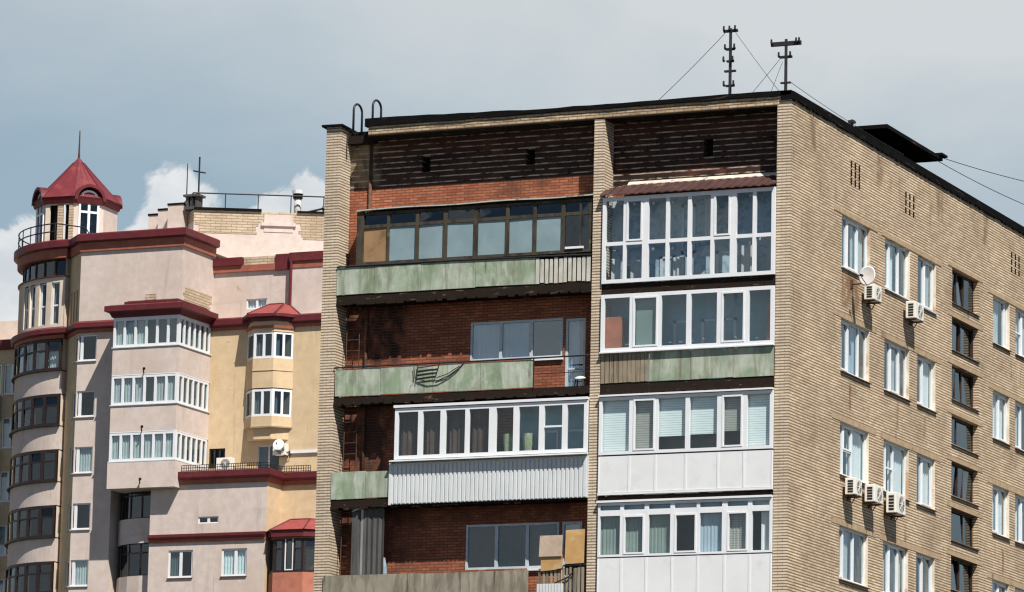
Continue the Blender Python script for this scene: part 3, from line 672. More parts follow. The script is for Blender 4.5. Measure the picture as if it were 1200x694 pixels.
# --- right stack, second: white frames over brown slats and green panels
b = balcony('loggia with six white framed panes over brown slats and green panels', RX0, RX1, 19.95)
slab(b, RX0, RX1, 20.012, 19.74)
slats(b, -5.30, -3.92, 20.02, 20.80, 11, 'slat_brown', gap=.14, ragged=.006)
panels(b, [-3.91, -2.75, -1.55, -.42], 20.02, 20.79, 'green')
cz = [(-4.43, .10), (-3.625, .10), (-2.80, .13), (-1.94, .13), (-1.165, .12)]
fr, pn, cells = glazing(FE, -5.30, -.41, 20.84, 22.38, cz, [], .10, 0, .08, sash=(1, 4))
gl = fr.build('glazing', 'pvc', b, (-5.3, 0, 20.8)); pn.build('pane', 'glass', gl, (-5.3, 0, 20.8))
sl = MB(); sl.box(-5.31, -.405, -.12, .02, 20.805, 20.838); sl.build('sill', 'pvc', b, (-5.3, 0, 20.8))
iw = MB(); iw.box(-5.3, -.42, D - .05, D - .01, 20.0, 22.40); iw.build('inner_wall', 'interior_teal', b, (-5.3, .6, 20))
iw = MB()
for (a, e) in ((-3.5, -2.95), (-2.7, -2.2), (-2.1, -1.7)):
    for (x0, x1, q0, q1) in ((a, a + .09, 20.3, 21.7), (e - .09, e, 20.3, 21.7), (a, e, 21.64, 21.7)): iw.box(x0, x1, D - .075, D - .051, q0, q1)
iw.build('inner_window_frame', 'pvc_grey', b, (-3, .6, 20.3))
cu = MB(); cu.fbox(FE, -4.34, -3.72, 20.95, 22.25, -.10, -.09); cu.build('insect_screen', 'curtain_green', b, (-4, .1, 21))
# --- right stack, third: blinds over white sandwich panels
b = balcony('loggia with slat blinds behind white frames and a white panel parapet', RX0, RX1, 17.0)
slab(b, RX0, RX1, 17.0, 16.93)
cz = [(-4.38, .12), (-3.66, .09), (-2.79, .12), (-1.89, .14), (-1.185, .13)]
fr, pn, cells = glazing(FE, -5.30, -.41, 18.10, 19.63, cz, [], .085, 0, .08, sash=(1, 4))
gl = fr.build('glazing', 'pvc', b, (-5.3, 0, 18.1)); pn.build('pane', 'glass_clear', gl, (-5.3, 0, 18.1))
tp = MB(); tp.fbox(FE, -5.31, -.405, 19.645, 19.69, -.5, .10); tp.build('top_strip', 'pvc', b, (-5.3, 0, 19.6))
for k, (i, j, a, e, c, t) in enumerate(cells):
    zb = [18.17, 18.15, 18.55, 18.57, 18.62, 18.17][k]
    m = MB(); m.fbox(FE, a - .03, e + .03, zb, 19.60, -.12, -.10); m.build('blind', 'blind_grey' if k in (1, 4) else 'blind_white', b, (a, .1, zb))
iw = MB(); iw.box(-5.3, -.42, D - .05, D - .01, 17.1, 19.65); iw.build('inner_wall', 'interior', b, (-5.3, .6, 17))
edges = [-5.30, -4.42, -3.68, -2.83, -1.92, -1.2, -.41]
def sandwich(b, edges, z0, z1, mat='panel_white'):
    for a, e in zip(edges[:-1], edges[1:]):
        m = MB(); m.box(a + .012, e - .012, -.055, -.005, z0, z1); m.build('parapet_panel', mat, b, (a, 0, z0))
    m = MB(); m.box(edges[0], edges[-1], -.004, .03, z0, z1)
    for x in edges: m.box(x - .03 + (.03 if x == edges[0] else 0), x + .03 - (.03 if x == edges[-1] else 0), -.066, -.056, z0, z1)
    m.build('parapet_frame', 'pvc', b, (edges[0], 0, z0))
sandwich(b, edges, 17.10, 18.06)
m = MB(); m.box(-5.31, -.405, -.085, .03, 17.035, 17.09); m.build('bottom_strip', 'pvc', b, (-5.3, 0, 17.0))
# --- right stack, fourth
b = balcony('loggia with a row of small top panes, curtains and a white panel parapet', RX0, RX1, 14.3)
slab(b, RX0, RX1, 14.32, 14.12)
cz = [(-4.60, .10), (-3.90, .12), (-3.17, .12), (-2.45, .09), (-1.71, .15), (-1.01, .12)]
fr, pn, cells = glazing(FE, -5.28, -.41, 15.40, 16.82, cz, [(None, 16.555, .15)], .06, 0, .08, sash=(1, 3, 5), srow=0)
gl = fr.build('glazing', 'pvc', b, (-5.3, 0, 15.4)); pn.build('pane', 'glass_clear', gl, (-5.3, 0, 15.4))
tp = MB(); tp.fbox(FE, -5.31, -.405, 16.83, 16.885, -.5, .10); tp.build('top_strip', 'pvc', b, (-5.3, 0, 16.8))
cmx = ['curtain_green', 'curtain_green', 'curtain_green', None, 'curtain_blue', 'blind_grey', 'curtain_white']
for (i, j, a, e, c, t) in cells:
    if j == 1:
        m = MB(); m.fbox(FE, a - .03, e + .03, c - .02, t + .02, -.12, -.10); m.build('blind', 'curtain_blue', b, (a, .1, c)); continue
    if cmx[i] is None: continue
    m = MB(); a2 = a + (.2 if i == 6 else -.03)
    drape(m, FE, a2, e + .03, c - .02, t + .02, -.12, .008, waves=(e - a) / .09); m.build('curtain', cmx[i], b, (a, .1, c), smooth=True)
iw = MB(); iw.box(-5.3, -.42, D - .05, D - .01, 14.4, 16.85); iw.build('inner_wall', 'interior_dark', b, (-5.3, .6, 14.4))
sandwich(b, [-5.28, -4.60, -3.90, -3.17, -2.45, -1.71, -1.01, -.41], 14.36, 15.37)

# ---- things on the brick building
def ac(label, u, v, wd, h, group='outdoor air conditioner units on the brick flank', F=FX, dep=.29, gap=.10):
    t = thing('air_conditioner', label, 'air conditioner', F.p(u + wd / 2, v, gap), group)
    m = MB(); m.fbox(F, u, u + wd, v, v + h, gap, gap + dep); o = m.build('casing', 'ac_white', t)
    bv = o.modifiers.new('bevel', 'BEVEL'); bv.width = .018; bv.segments = 2
    s = MB(); P = F.p                     # side grille on the face towards the front of the building
    for k in range(5):
        z0 = v + h * (.12 + .155 * k)
        s.hexa([P(u - .006, z0, gap + .08), P(u + .01, z0, gap + .08), P(u + .01, z0, gap + dep - .06), P(u - .006, z0, gap + dep - .06), P(u - .006, z0 + h * .11, gap + .08), P(u + .01, z0 + h * .11, gap + .08), P(u + .01, z0 + h * .11, gap + dep - .06), P(u - .006, z0 + h * .11, gap + dep - .06)])
    s.build('side_grille', 'black', t)
    fn = MB(); c = P(u + wd * .58, v + h * .5, gap + dep + .004); fn.disc(c, F.N, h * .40, .01, 24, 0, .0); fn.build('fan_grille', 'ac_grey', t)
    rg = MB(); rg.disc(P(u + wd * .58, v + h * .5, gap + dep + .014), F.N, h * .11, .008, 16); 
    for k in range(8):
        q = k * math.pi / 4; cc = P(u + wd * .58, v + h * .5, gap + dep + .012)
        rg.tube([cc, cc + F.U * (h * .4 * math.cos(q)) + Vector((0, 0, h * .4 * math.sin(q)))], .006, 4)
    rg.build('fan_guard', 'ac_white', t)
    bk = MB()
    for uu in (u + .1, u + wd - .1):
        bk.fbox(F, uu - .015, uu + .015, v - .04, v - .003, 0, gap + dep + .02); bk.fbox(F, uu - .015, uu + .015, v - .10, v - .04, .0, .03)
    bk.fbox(F, u + .05, u + wd - .05, v - .036, v - .012, gap + .02, gap + .05); bk.build('bracket', 'rust', t)
    pp = MB(); e = P(u + wd, v + h * .35, gap + .1); pp.tube([e, e + F.U * .08 - Vector((0, 0, .1)), e + F.U * .06 - F.N * .12 - Vector((0, 0, .32)), e + F.U * .0 - F.N * .19 - Vector((0, 0, .2))], .016, 6); pp.build('hose', 'slate', t, smooth=True)
    return t
ac('cream air conditioner hanging beside the satellite dish under the topmost window row', 5.40, 22.90, .62, .42)
ac('cream air conditioner hanging alone under the top middle window, right of the dish', 8.82, 22.95, .72, .48)
ac('small cream air conditioner, nearest the building corner in the row of three', 4.02, 17.40, .55, .45)
ac('cream air conditioner between two others in the row of three under the third window row', 5.56, 17.40, .68, .47)
ac('large white air conditioner farthest from the corner in the row of three', 7.30, 17.32, .80, .56)
def dish(label, F, u, v, d, r, nrm, foot, group=None):
    t = thing('satellite_dish', label, 'satellite dish', F.p(foot[0], foot[1], 0), group)
    c = F.p(u, v, d); m = MB(); m.disc(c, nrm, r, .012, 28, 0, r * .09); m.build('reflector', 'dish', t, smooth=True)
    w_ = Vector(nrm).normalized(); a = MB(); a.tube([F.p(foot[0], foot[1], 0), F.p(foot[0], foot[1], d * .45), c - w_ * (r * .18 + .03)], .022, 6); a.fbox(F, foot[0] - .09, foot[0] + .09, foot[1] - .12, foot[1] + .12, 0, .02); a.build('mount', 'rust', t)
    l = MB(); e = c + w_ * r * .95 + Vector((0, 0, -r * .15)); l.tube([c + Vector((0, 0, -r * .95)), e + Vector((0, 0, -.05))], .012, 5); l.tube([e - w_ * .05, e + w_ * .05], .035, 8); l.build('receiver', 'black', t)
    return t
dish('white round satellite dish on a wall arm below the top corner window', FX, 4.40, 23.36, .54, .27, (-.25, -.96, .04), (4.68, 23.2))
# antenna masts
def mast(label, x, y, z0, z1, arms, group):
    t = thing('antenna_mast', label, 'antenna mast', (x, y, z0), group)
    m = MB(); m.tube([(x, y, z0), (x, y, z1)], .045, 8, r1=.04); m.build('pole', 'iron', t)
    for (z, hw, h, ins) in arms:
        a = MB(); a.box(x - hw, x + hw, y - .04, y + .04, z - h / 2, z + h / 2); a.build('crossarm', 'iron', t, (x, y, z))
        for k in ins:
            i = MB(); q = x + hw * k; i.tube([(q, y - .05, z), (q, y - .1, z + .02), (q, y - .1, z + .07), (q, y - .1, z + .12)], .035, 6, r1=.025); i.build('insulator', 'iron', t, (q, y, z))
    return t
t1 = mast('tall dark mast with short stacked crossarms and insulators on the roof edge', -2.14, 1.0, 27.4, 29.62, [(29.55, .20, .07, (-.8, 0, .8)), (29.05, .12, .06, (-1.0, 1.2)), (28.72, .10, .05, (-1.6, 1)), (28.45, .16, .05, ()), (28.05, .12, .05, (-1.2, 1.1))], 'dark antenna masts on the brick building roof')
t2 = mast('shorter dark mast with one wide crossarm, nearest the building corner', -.405, .6, 27.45, 29.1, [(28.98, .42, .11, (-.9, .75, .95)), (28.62, .17, .06, (-1.0, .9)), (27.92, .14, .04, ())], 'dark antenna masts on the brick building roof')
def cable(label, a, b, sag, r=.011, mat='iron', group='thin cables over the roof of the brick building', n=14):
    a, b = Vector(a), Vector(b); m = MB()
    m.tube([a.lerp(b, i / n) - Vector((0, 0, sag * 4 * (i / n) * (1 - i / n))) for i in range(n + 1)], r, 5)
    return tag(m.build('cable', mat, None, a), label, 'cable', group)
cable('long thin cable running down left from the tall mast top to the roof', (-2.3, 1.0, 29.5), (-4.55, 1.2, 27.62), .04, .008)
cable('thin cable from the tall mast top down right to the roof by the corner', (-2.0, 1.0, 29.5), (-.7, 1.0, 27.75), .02, .007)
cable('stay wire crossing left from the wide crossarm of the short mast', (-.55, .6, 28.6), (-1.75, 1.1, 27.6), .0, .007)
cable('short stay wire just left of the short mast', (-.5, .6, 28.5), (-1.1, 1.1, 27.6), .0, .006)
cable('wire drooping right from the short mast along the flank roof edge', (-.3, .6, 27.95), (-.12, 9.2, 27.68), .06, .008)
cable('upper long cable leaving the hatch hut towards the right edge', (-.2, 12.9, 28.32), (1.2, 24.5, 29.3), .12, .011)
cable('lower long cable from the hatch hut corner towards the right edge', (-.3, 11.8, 28.2), (.5, 24.0, 28.35), .16, .011)
# objects on the loggias
def board(name, label, x0, x1, y0, z0, z1, mat, th=.018, lean=.03, skew=0, group=None):
    m = MB(); m.hexa([(x0, y0, z0), (x1, y0, z0 + skew), (x1, y0 + th, z0 + skew), (x0, y0 + th, z0), (x0 + .01, y0 + lean, z1), (x1, y0 + lean, z1 + skew), (x1, y0 + lean + th, z1 + skew), (x0 + .01, y0 + lean + th, z1)])
    return tag(m.build(name, mat, None, (x0, y0, z0)), label, 'board', group)
board('plywood_board', 'orange brown plywood board standing tall beside the brick pier', -6.22, -5.67, -.05, 15.25, 16.15, 'plywood', skew=.02, group='boards propped on the loggia railing')
board('plywood_board', 'faded pinkish plywood sheet, the left one of the propped boards', -6.94, -6.28, -.10, 15.46, 16.02, 'plywood_pale', skew=.0, group='boards propped on the loggia railing')
board('plywood_board', 'ragged brown hardboard piece below the faded pinkish sheet', -6.90, -6.28, -.06, 15.08, 15.47, 'plywood', skew=.04, lean=.0, group='boards propped on the loggia railing')
m = MB()
for i in range(9): m.box(-6.98 + .085 * i, -6.98 + .085 * i + .07, -.10 - .012 * (i % 2), -.085, 14.40, 14.74)
tag(m.build('corrugated_sheet', 'metal_rib', None, (-6.98, -.1, 14.4)), 'pale ribbed metal sheet low against the slat railing under the boards', 'metal sheet')
m = MB(); n = 10
for i in range(n):
    a, e = -12.40 + .78 * i / n, -12.40 + .78 * (i + 1) / n; h = .03 if i % 2 else 0
    m.hexa([(a, .16 + h, 14.35), (e, .19 - h, 14.35), (e, .21 - h, 14.35), (a, .18 + h, 14.35), (a + .03, .10 + h, 17.0 if i > 0 else 16.9), (e + .03, .13 - h, 16.9), (e + .03, .15 - h, 16.9), (a + .03, .12 + h, 16.9)], 1 if i == 1 else 0)
m.box(-12.55, -12.36, .10, .14, 14.35, 16.85, 0); m.hexa([(-12.55, .06, 16.85), (-12.15, .06, 16.98), (-12.15, .2, 16.98), (-12.55, .2, 16.85), (-12.5, .06, 16.9), (-12.15, .06, 17.05), (-12.15, .2, 17.05), (-12.5, .2, 16.9)], 1)
tag(m.build('asbestos_sheet', ['slate', 'slate_edge'], None, (-12.4, .1, 14.35)), 'tall dark wavy sheet standing upright on the stained cement loggia', 'sheet')
m = MB(); m.tube([(-11.56, .2, 14.4), (-11.57, .2, 15.0), (-11.60, .22, 15.35), (-11.64, .24, 15.6)], .10, 8, r1=.04)
tag(m.build('cloth_bundle', 'blue_cloth', None, (-11.6, .2, 14.4), smooth=True), 'dusty blue rolled bundle beside the dark wavy sheet', 'bundle')
t = thing('stool', 'dark stool with a pale rounded seat at the right end of the open loggia', 'stool', (-5.95, .12, 19.95))
m = MB(); m.disc((-5.95, .12, 20.22), (0, -.2, 1), .15, .03, 14, 0, -.05); m.build('seat', 'dish', t, smooth=True)
for (dx, dy) in ((-.13, -.08), (.13, -.08), (-.13, .1), (.13, .1)):
    m = MB(); m.tube([(-5.95 + dx, .12 + dy, 19.955), (-5.95 + dx * .7, .12 + dy * .7, 20.18)], .02, 6); m.build('leg', 'iron', t)
t = thing('drying_rack', 'dark wire drying rack with curved arms hung on the streaked green panel', 'drying rack', (-10.3, -.05, 20.4))
m = MB()
for z in (20.70, 20.60, 20.50, 20.40): m.tube([(-10.62 + (z - 20.7) * .06, -.07, z - .03), (-10.02 + (z - 20.7) * .25, -.07, z + .02)], .014, 5)
m.tube([(-10.62, -.07, 20.74), (-10.66, -.075, 20.3)], .014, 5); m.tube([(-9.98, -.07, 20.76), (-10.1, -.075, 20.38)], .014, 5); m.tube([(-10.74, -.07, 20.7), (-10.70, -.075, 20.4), (-10.78, -.08, 20.3)], .012, 5)
m.build('frame', 'iron', t)
m = MB(); m.tube([(-10.6, -.075, 20.36), (-10.3, -.08, 20.28), (-10.0, -.08, 20.30), (-9.7, -.07, 20.42), (-9.45, -.06, 20.58), (-9.28, -.03, 20.74)], .014, 5)
m.tube([(-10.05, -.075, 20.38), (-9.75, -.08, 20.46), (-9.4, -.06, 20.66)], .012, 5); m.build('arm', 'iron', t)
for x, lb in ((-8.02, 'pale green ceramic pot behind the fifth pane of the white loggia glazing'), (-7.45, 'pale green ceramic pot behind the sixth pane of the white loggia glazing')):
    m = MB(); m.tube([(x, .22, 18.12), (x, .22, 18.35), (x, .22, 18.5), (x, .22, 18.80)], .11, 14, r1=.15)
    tag(m.build('flower_pot', 'pot', None, (x, .22, 18.12)), lb, 'flower pot', 'pots on the loggia sill')
for (a, e, zt, lb) in ((-5.24, -4.80, 21.80, 'red brown cabinet at the left end of the teal glazed loggia'), (-.66, -.42, 21.98, 'narrow red brown cabinet at the right end of the teal glazed loggia')):
    t = thing('cabinet', lb, 'cabinet', ((a + e) / 2, .4, 20.0), 'cabinets inside the glazed loggia')
    m = MB(); m.box(a, e, .07, .45, 20.0, zt); m.build('carcass', 'cabinet', t)
    m = MB(); m.box(a + .02, e - .02, .05, .068, 20.05, zt - .03); m.build('door', 'cabinet', t)

# ================================================================== plastered tower building
B = thing('residential_tower', 'pink and ochre plastered apartment tower with maroon cornices, bay windows and a red roofed turret', 'building', (-72, 97, 0))
Y0 = 95.0
FA = front(Y0); RH = 2.965
x0, x1 = -75.75, -69.67
swz = [40.06 - RH * k for k in range(6)]
# front wall with the column of corner windows
m = MB()
hl = [(-75.69, -74.62, z - 1.36, z) for z in swz]
m.wall(FA, x0, -73.45, 0, 40.75, hl, .12, 0)
m.wall(FA, x0, x1, 40.75, 44.75, [], .1, 0)
m.wall(right(x1), Y0, 98.55, 31.5, 44.75, [], .1, 0)
CH = Frame((-77.3, 96.55, 0), (1.55, -1.55, 0), (-1, -1, 0)); CL = 2.192
hc = [(1.45, CL - .06, z - 1.36, z) for z in swz]
slots = [(.45 + .55 * k, .72 + .55 * k, 40.9, 42.55) for k in range(3)]
m.wall(CH, 0, CL, 0, 40.75, hc, .12, 1)
m.wall(CH, 0, CL, 40.75, 44.75, slots, .1, 1)
for s_ in slots: m.face([CH.p(s_[0], s_[2], -.09), CH.p(s_[1], s_[2], -.09), CH.p(s_[1], s_[3], -.09), CH.p(s_[0], s_[3], -.09)], 2)
# recessed bay of curved loggias left of the low block
m.wall(front(97.2), -73.45, -70.5, 0, 32, [], .1, 0)
m.wall(right(-73.45), Y0, 97.2, 0, 32, [], .1, 0)
# set-back walls: pink above, ochre below
FS = front(98.5)
m.wall(FS, x1, -58, 40.8, 44.35, [(-67.7, -66.48, 41.62, 42.16)], .12, 0)
hx = []
FO = front(96.95)
m.wall(FO, x1, -58, 30, 40.8, [(-68.8, -67.85, 33.0, 34.05), (-65.95, -64.65, 32.3, 34.1)], .12, 3)
m.box(-65.05, -58, 98.30, 98.498, 40.8, 44.2, 0)
m.face([(x1, 96.95, 40.8), (-58, 96.95, 40.8), (-58, 98.5, 40.9), (x1, 98.5, 40.9)], 0)
# low block in front, ochre piece beside it
FL = front(94.0); fx0, fx1, fy, gy = -70.53, -63.80, 94.0, 95.62
low = [(-69.38, -67.96, 26.99, 28.40), (-66.30, -64.85, 27.0, 28.40), (-67.72, -66.55, 29.74, 30.09)]
m.wall(FL, fx0, fx1, 0, 31.85, low, .12, 0)
m.wall(right(fx1), fy, gy, 0, 31.85, [], .1, 3)
m.wall(front(gy), fx1, -58, 0, 31.85, [], .1, 3)
m.face([(fx0, fy, 31.85), (fx1, fy, 31.85), (fx1, 98.5, 31.85), (fx0, 98.5, 31.85)], 0)
m.face([(fx1, gy, 31.85), (-58, gy, 31.85), (-58, 98.5, 31.85), (fx1, 98.5, 31.85)], 0)
m.wall(Frame((fx0, 98.5, 0), (0, -1, 0), (-1, 0, 0)), 0, 98.5 - fy, 0, 31.85, [], .1, 0)
# top roof and rear
m.face([(-77.3, 96.55, 44.75), (x0, Y0, 44.75), (x1, Y0, 44.75), (x1, 112, 44.75), (-82, 112, 44.75), (-82, 101, 44.75)], 0)
m.face([(x1, 98.5, 44.35), (-58, 98.5, 44.35), (-58, 112, 44.35), (x1, 112, 44.35)], 0)
m.wall(Frame((-58, 112, 0), (-1, 0, 0), (0, 1, 0)), 0, 36, 0, 44.35); m.wall(right(-58), 96.7, 112, 0, 44.35)
m.wall(right(-77.3), 96.1, 96.55, 0, 44.75, [], .1, 4)
m.build('wall', ['pink', 'ochre', 'interior_dark', 'ochre', 'cream'], B)
# bared brick patches in the plaster
def ragged(F, u0, u1, v0, v1, seed):
    q = random.Random(seed); m = MB(); z = v0
    while z < v1 - .01:
        m.fbox(F, u0 + q.uniform(0, .3), u1 - q.uniform(0, .3), z, min(v1, z + .1505), -.01, .02); z += .15
    m.build('bared_brick_patch', 'tower_brick', B)
ragged(right(x1), 95.1, 98.3, 41.35, 42.4, 1); ragged(FA, -71.9, -71.0, 41.75, 42.05, 3)
# corner windows
for k, z in enumerate(swz):
    gm = ['glass_dark', 'glass_dark', 'glass', 'glass_dark', 'glass', 'glass'][k]
    cm = ['curtain_grey', 'curtain_grey', 'curtain_teal', 'curtain_grey', 'curtain_teal', 'curtain_white'][k]
    window(B, FA, -75.69, -74.62, z - 1.36, z, (.12,), -.09, 'pvc', gm, cm, [(0, .15)] if k in (0, 1, 3) else [(0, 1)], .07, .22, 'pvc_grey', 'interior_dark', .4)
    window(B, CH, 1.45, CL - .06, z - 1.36, z, (), -.09, 'pvc', 'glass', cm, [(0, 1)], .07, .1, 'pvc_grey', 'interior_dark', .25)
# stacked bay
bx0, bx1, by = -72.75, -68.88, 93.4
bw = [(39.01, 40.52), (35.98, 37.51), (33.03, 34.52)]
solid = [(31.62, 32.98), (34.57, 35.93), (37.56, 38.96)]
by1 = 96.94
for k, (z0, z1) in enumerate(solid):
    m = MB(); e = .04 if k == 0 else 0
    m.box(bx0 - e, bx1 + e, by - e, by1, z0, z1); m.box(bx0 - .05, bx1 + .05, by - .05, by1, z1 + .002, z1 + .05, 1); o = m.build('bay_parapet', ['pink', 'pvc_grey'], B, (bx0, by, z0))
    l = MB(); c = Vector((-70.8, by - .02, z1 - 1.28 if k else z1 - 1.05)); l.tube([c + Vector((-.05, 0, -.08)), c + Vector((0, -.16, .03)), c + Vector((.1, -.24, .14))], .035, 7); l.disc(c + Vector((.08, -.24, .10)), (.3, -.8, -.4), .075, .05, 12); l.build('lamp', 'black', B)
for k, (z0, z1) in enumerate(bw):
    Ff = front(by); Fr = right(bx1)
    fr, pn, cells = glazing(Ff, bx0, bx1, z0 + .003, z1, [(bx0 + (bx1 - bx0) * q, .13) for q in (.17, .335, .5, .665, .83)], [], .13, -.06, .1, skew=.01)
    f2, p2, c2 = glazing(Fr, by + .12, 96.85, z0 + .003, z1, [(by + .12 + 3.33 * q, .15) for q in (.16, .33, .5, .67, .84)], [], .12, -.06, .1, skew=.01)
    fr.box(bx1 - .14, bx1 - .001, by + .001, by + .12, z0 + .003, z1)
    fr.box(bx0, bx1, by, by1, z1 + .002, z1 + .05)
    o = fr.build('bay_glazing', 'pvc', B, (bx0, by, z0)); f2.build('side_glazing', 'pvc', o, (bx1, by, z0))
    gm = 'glass'
    pn.build('pane', gm, o, (bx0, by, z0)); p2.build('pane', gm, o, (bx1, by, z0))
    c = MB()
    for (i, j, a, bb, cc, e) in cells:
        if random.random() < (.95 if k != 1 else .75): drape(c, Ff, a - .03, bb + .03 - random.choice((0, 0, .12)), cc, e, -.17, .02)
    for (i, j, a, bb, cc, e) in c2:
        if random.random() < .45: drape(c, Fr, a, bb, cc, e, -.4, .03)
    c.build('curtain', 'curtain_teal' if k != 1 else 'curtain_grey', o, (bx0, by, z0), smooth=True)
    c = MB(); c.box(bx0 + .3, bx1 - .5, by + .9, by + 1.0, z0, z1 + .04); c.box(bx0, bx0 + .05, by + .12, by1, z0, z1); c.box(bx1 - .9, bx1 - .8, by + 1.2, by1, z0, z1); c.build('bay_partition', 'interior', B, (bx0, by, z0))
pth = [(bx0, by1), (bx0, by), (bx1, by), (bx1, by1)]
m = MB(); m.sweep(pth, [(-.3, 40.58), (.06, 40.58), (.18, 40.80), (.38, 40.87), (.38, 41.15), (.16, 41.22), (-.3, 41.32)], 0)
m.box(bx0 - .1, bx1 + .1, by - .1, by1, 40.60, 41.2, 0)
m.sweep([(bx0 + .6, by1), (bx0 + .6, by + .25), (bx1 - .3, by + .25), (bx1 - .3, by1)], [(-.3, 41.21), (.1, 41.25), (.1, 41.42), (-.3, 41.52)], 0)
m.box(bx0 + .6, bx1 - .3, by + .3, by1, 41.21, 41.48, 0)
m.build('bay_roof', 'maroon', B, (bx0, by, 40.7))
# cornices
arcT = arc(-77.3, 101.1, 5.0, 178, 270, 22)
top = arcT + [(-77.3, 96.55), (x0, Y0), (x1, Y0), (x1, 98.45)]
m = MB()
m.sweep(top, [(-.2, 44.5), (.10, 44.5), (.12, 44.98), (-.2, 44.98)], 1)
m.sweep(top, [(-.2, 44.985), (.22, 44.985), (.32, 45.05), (.32, 45.38), (.2, 45.46), (-.2, 45.46)], 0)
m.build('roof_cornice', ['maroon', 'maroon_light'], B)
m = MB(); mid = arcT + [(-77.3, 96.55), (x0, Y0), (bx0 - .12, Y0)]
m.sweep(mid, [(-.1, 40.12 + .05), (.06, 40.17), (.10, 40.36), (-.1, 40.36)], 1)
m.sweep(mid, [(-.1, 40.365), (.2, 40.365), (.3, 40.43), (.3, 40.66), (.05, 40.80), (-.1, 40.82)], 0)
m.build('middle_cornice', ['maroon', 'maroon_light'], B)
m = MB()
P1 = [(x1 + .01, 98.5), (-67.95, 98.5)]; P2 = [(-65.1, 98.5), (-58.0, 98.5)]
m.sweep(P1, [(-.05, 43.98), (.22, 43.98), (.22, 44.40), (-.05, 44.42)], 0); m.sweep([(x1 + .01, 98.5), (-65.9, 98.5)], [(-.05, 43.64), (.12, 43.64), (.12, 43.975), (-.05, 43.975)], 1)
m.sweep([(-66.0, 98.5), (-65.2, 98.5)], [(-.05, 43.6), (.14, 43.6), (.14, 44.45), (-.05, 44.45)], 0)
m.sweep(P2, [(-.05, 44.0), (.32, 44.0), (.32, 44.45), (-.05, 44.47)], 0); m.sweep(P2, [(-.05, 43.64), (.24, 43.64), (.24, 43.995), (-.05, 43.995)], 1)
m.build('upper_cornice', ['maroon', 'maroon_light'], B)
m = MB(); m.fbox(FS, -67.9, -66.05, 43.98, 44.40, 0, .05); m.build('bared_cornice_brick', 'tower_brick', B)
m = MB(); m.sweep([(x1 + .01, 96.95), (-58, 96.95)], [(-.05, 40.42), (.20, 40.42), (.26, 40.52), (.26, 40.82), (.05, 40.92), (-.05, 40.92)], 0); m.sweep([(x1 + .01, 96.95), (-58, 96.95)], [(-.05, 40.25), (.10, 40.25), (.10, 40.415), (-.05, 40.415)], 1)
m.build('set_back_cornice', ['maroon', 'maroon_light'], B)
lowp2 = [(-69.2, fy), (fx1, fy), (fx1, gy), (-58, gy)]
m = MB(); m.sweep(lowp2, [(-.1, 31.78), (.10, 31.78), (.16, 32.0), (-.1, 32.0)], 1); m.sweep(lowp2, [(-.1, 32.005), (.24, 32.005), (.28, 32.12), (.28, 32.42), (-.1, 32.44)], 0); m.build('terrace_cornice', ['maroon', 'maroon_light'], B)
m = MB(); m.sweep([(fx0, fy), (fx1, fy)], [(-.05, 28.79), (.08, 28.79), (.08, 28.96), (-.05, 28.96)], 1); m.sweep([(fx0, fy), (fx1, fy)], [(-.05, 28.965), (.16, 28.965), (.2, 29.07), (.2, 29.21), (-.05, 29.23)], 0); m.build('lower_cornice', ['maroon', 'maroon_light'], B)
# terrace railing
m = MB(); ptR = [(-68.8, 94.05), (-63.85, 94.05), (-63.85, 95.67), (-62.2, 95.67)]
for a, b_ in zip(ptR[:-1], ptR[1:]):
    for z in (32.50, 32.64, 32.78): m.tube([(a[0], a[1], z), (b_[0], b_[1], z)], .018, 5)
    L_ = math.hypot(b_[0] - a[0], b_[1] - a[1]); n = int(L_ / .13)
    for i in range(n + 1):
        t_ = i / n; m.tube([(a[0] + (b_[0] - a[0]) * t_, a[1] + (b_[1] - a[1]) * t_, 32.43), (a[0] + (b_[0] - a[0]) * t_, a[1] + (b_[1] - a[1]) * t_, 32.79)], .018, 4)
m.build('terrace_railing', 'iron', B)
# low block windows
window(B, FL, *low[0], (.5,), -.09, 'pvc', 'glass_dark', 'curtain_teal', [(0, .45)], .09, .16, 'rust', 'interior_dark', .6)
window(B, FL, *low[1], (.55,), -.09, 'pvc', 'glass', 'blind_white', [(0, 1)], .09, .16, 'rust', 'interior_dark', .6)
window(B, FL, *low[2], (.5,), -.08, 'pvc', 'glass_dark', None, None, .06, .14, None, 'interior_dark', .4)
window(B, FS, -67.7, -66.48, 41.62, 42.16, (.5,), -.08, 'pvc', 'glass', 'curtain_white', [(0, 1)], .07, .12, None, 'interior', .4)
window(B, FO, -68.8, -67.85, 33.0, 34.05, (), -.08, 'wood_dark', 'glass_dark', None, None, .07, .1, None, 'interior_dark', .4)
window(B, FO, -65.95, -64.65, 32.3, 34.1, (.5,), -.08, 'pvc_grey', 'glass_dark', 'curtain_grey', [(0, .4)], .06, .1, None, 'interior_dark', .4, name='terrace_door')
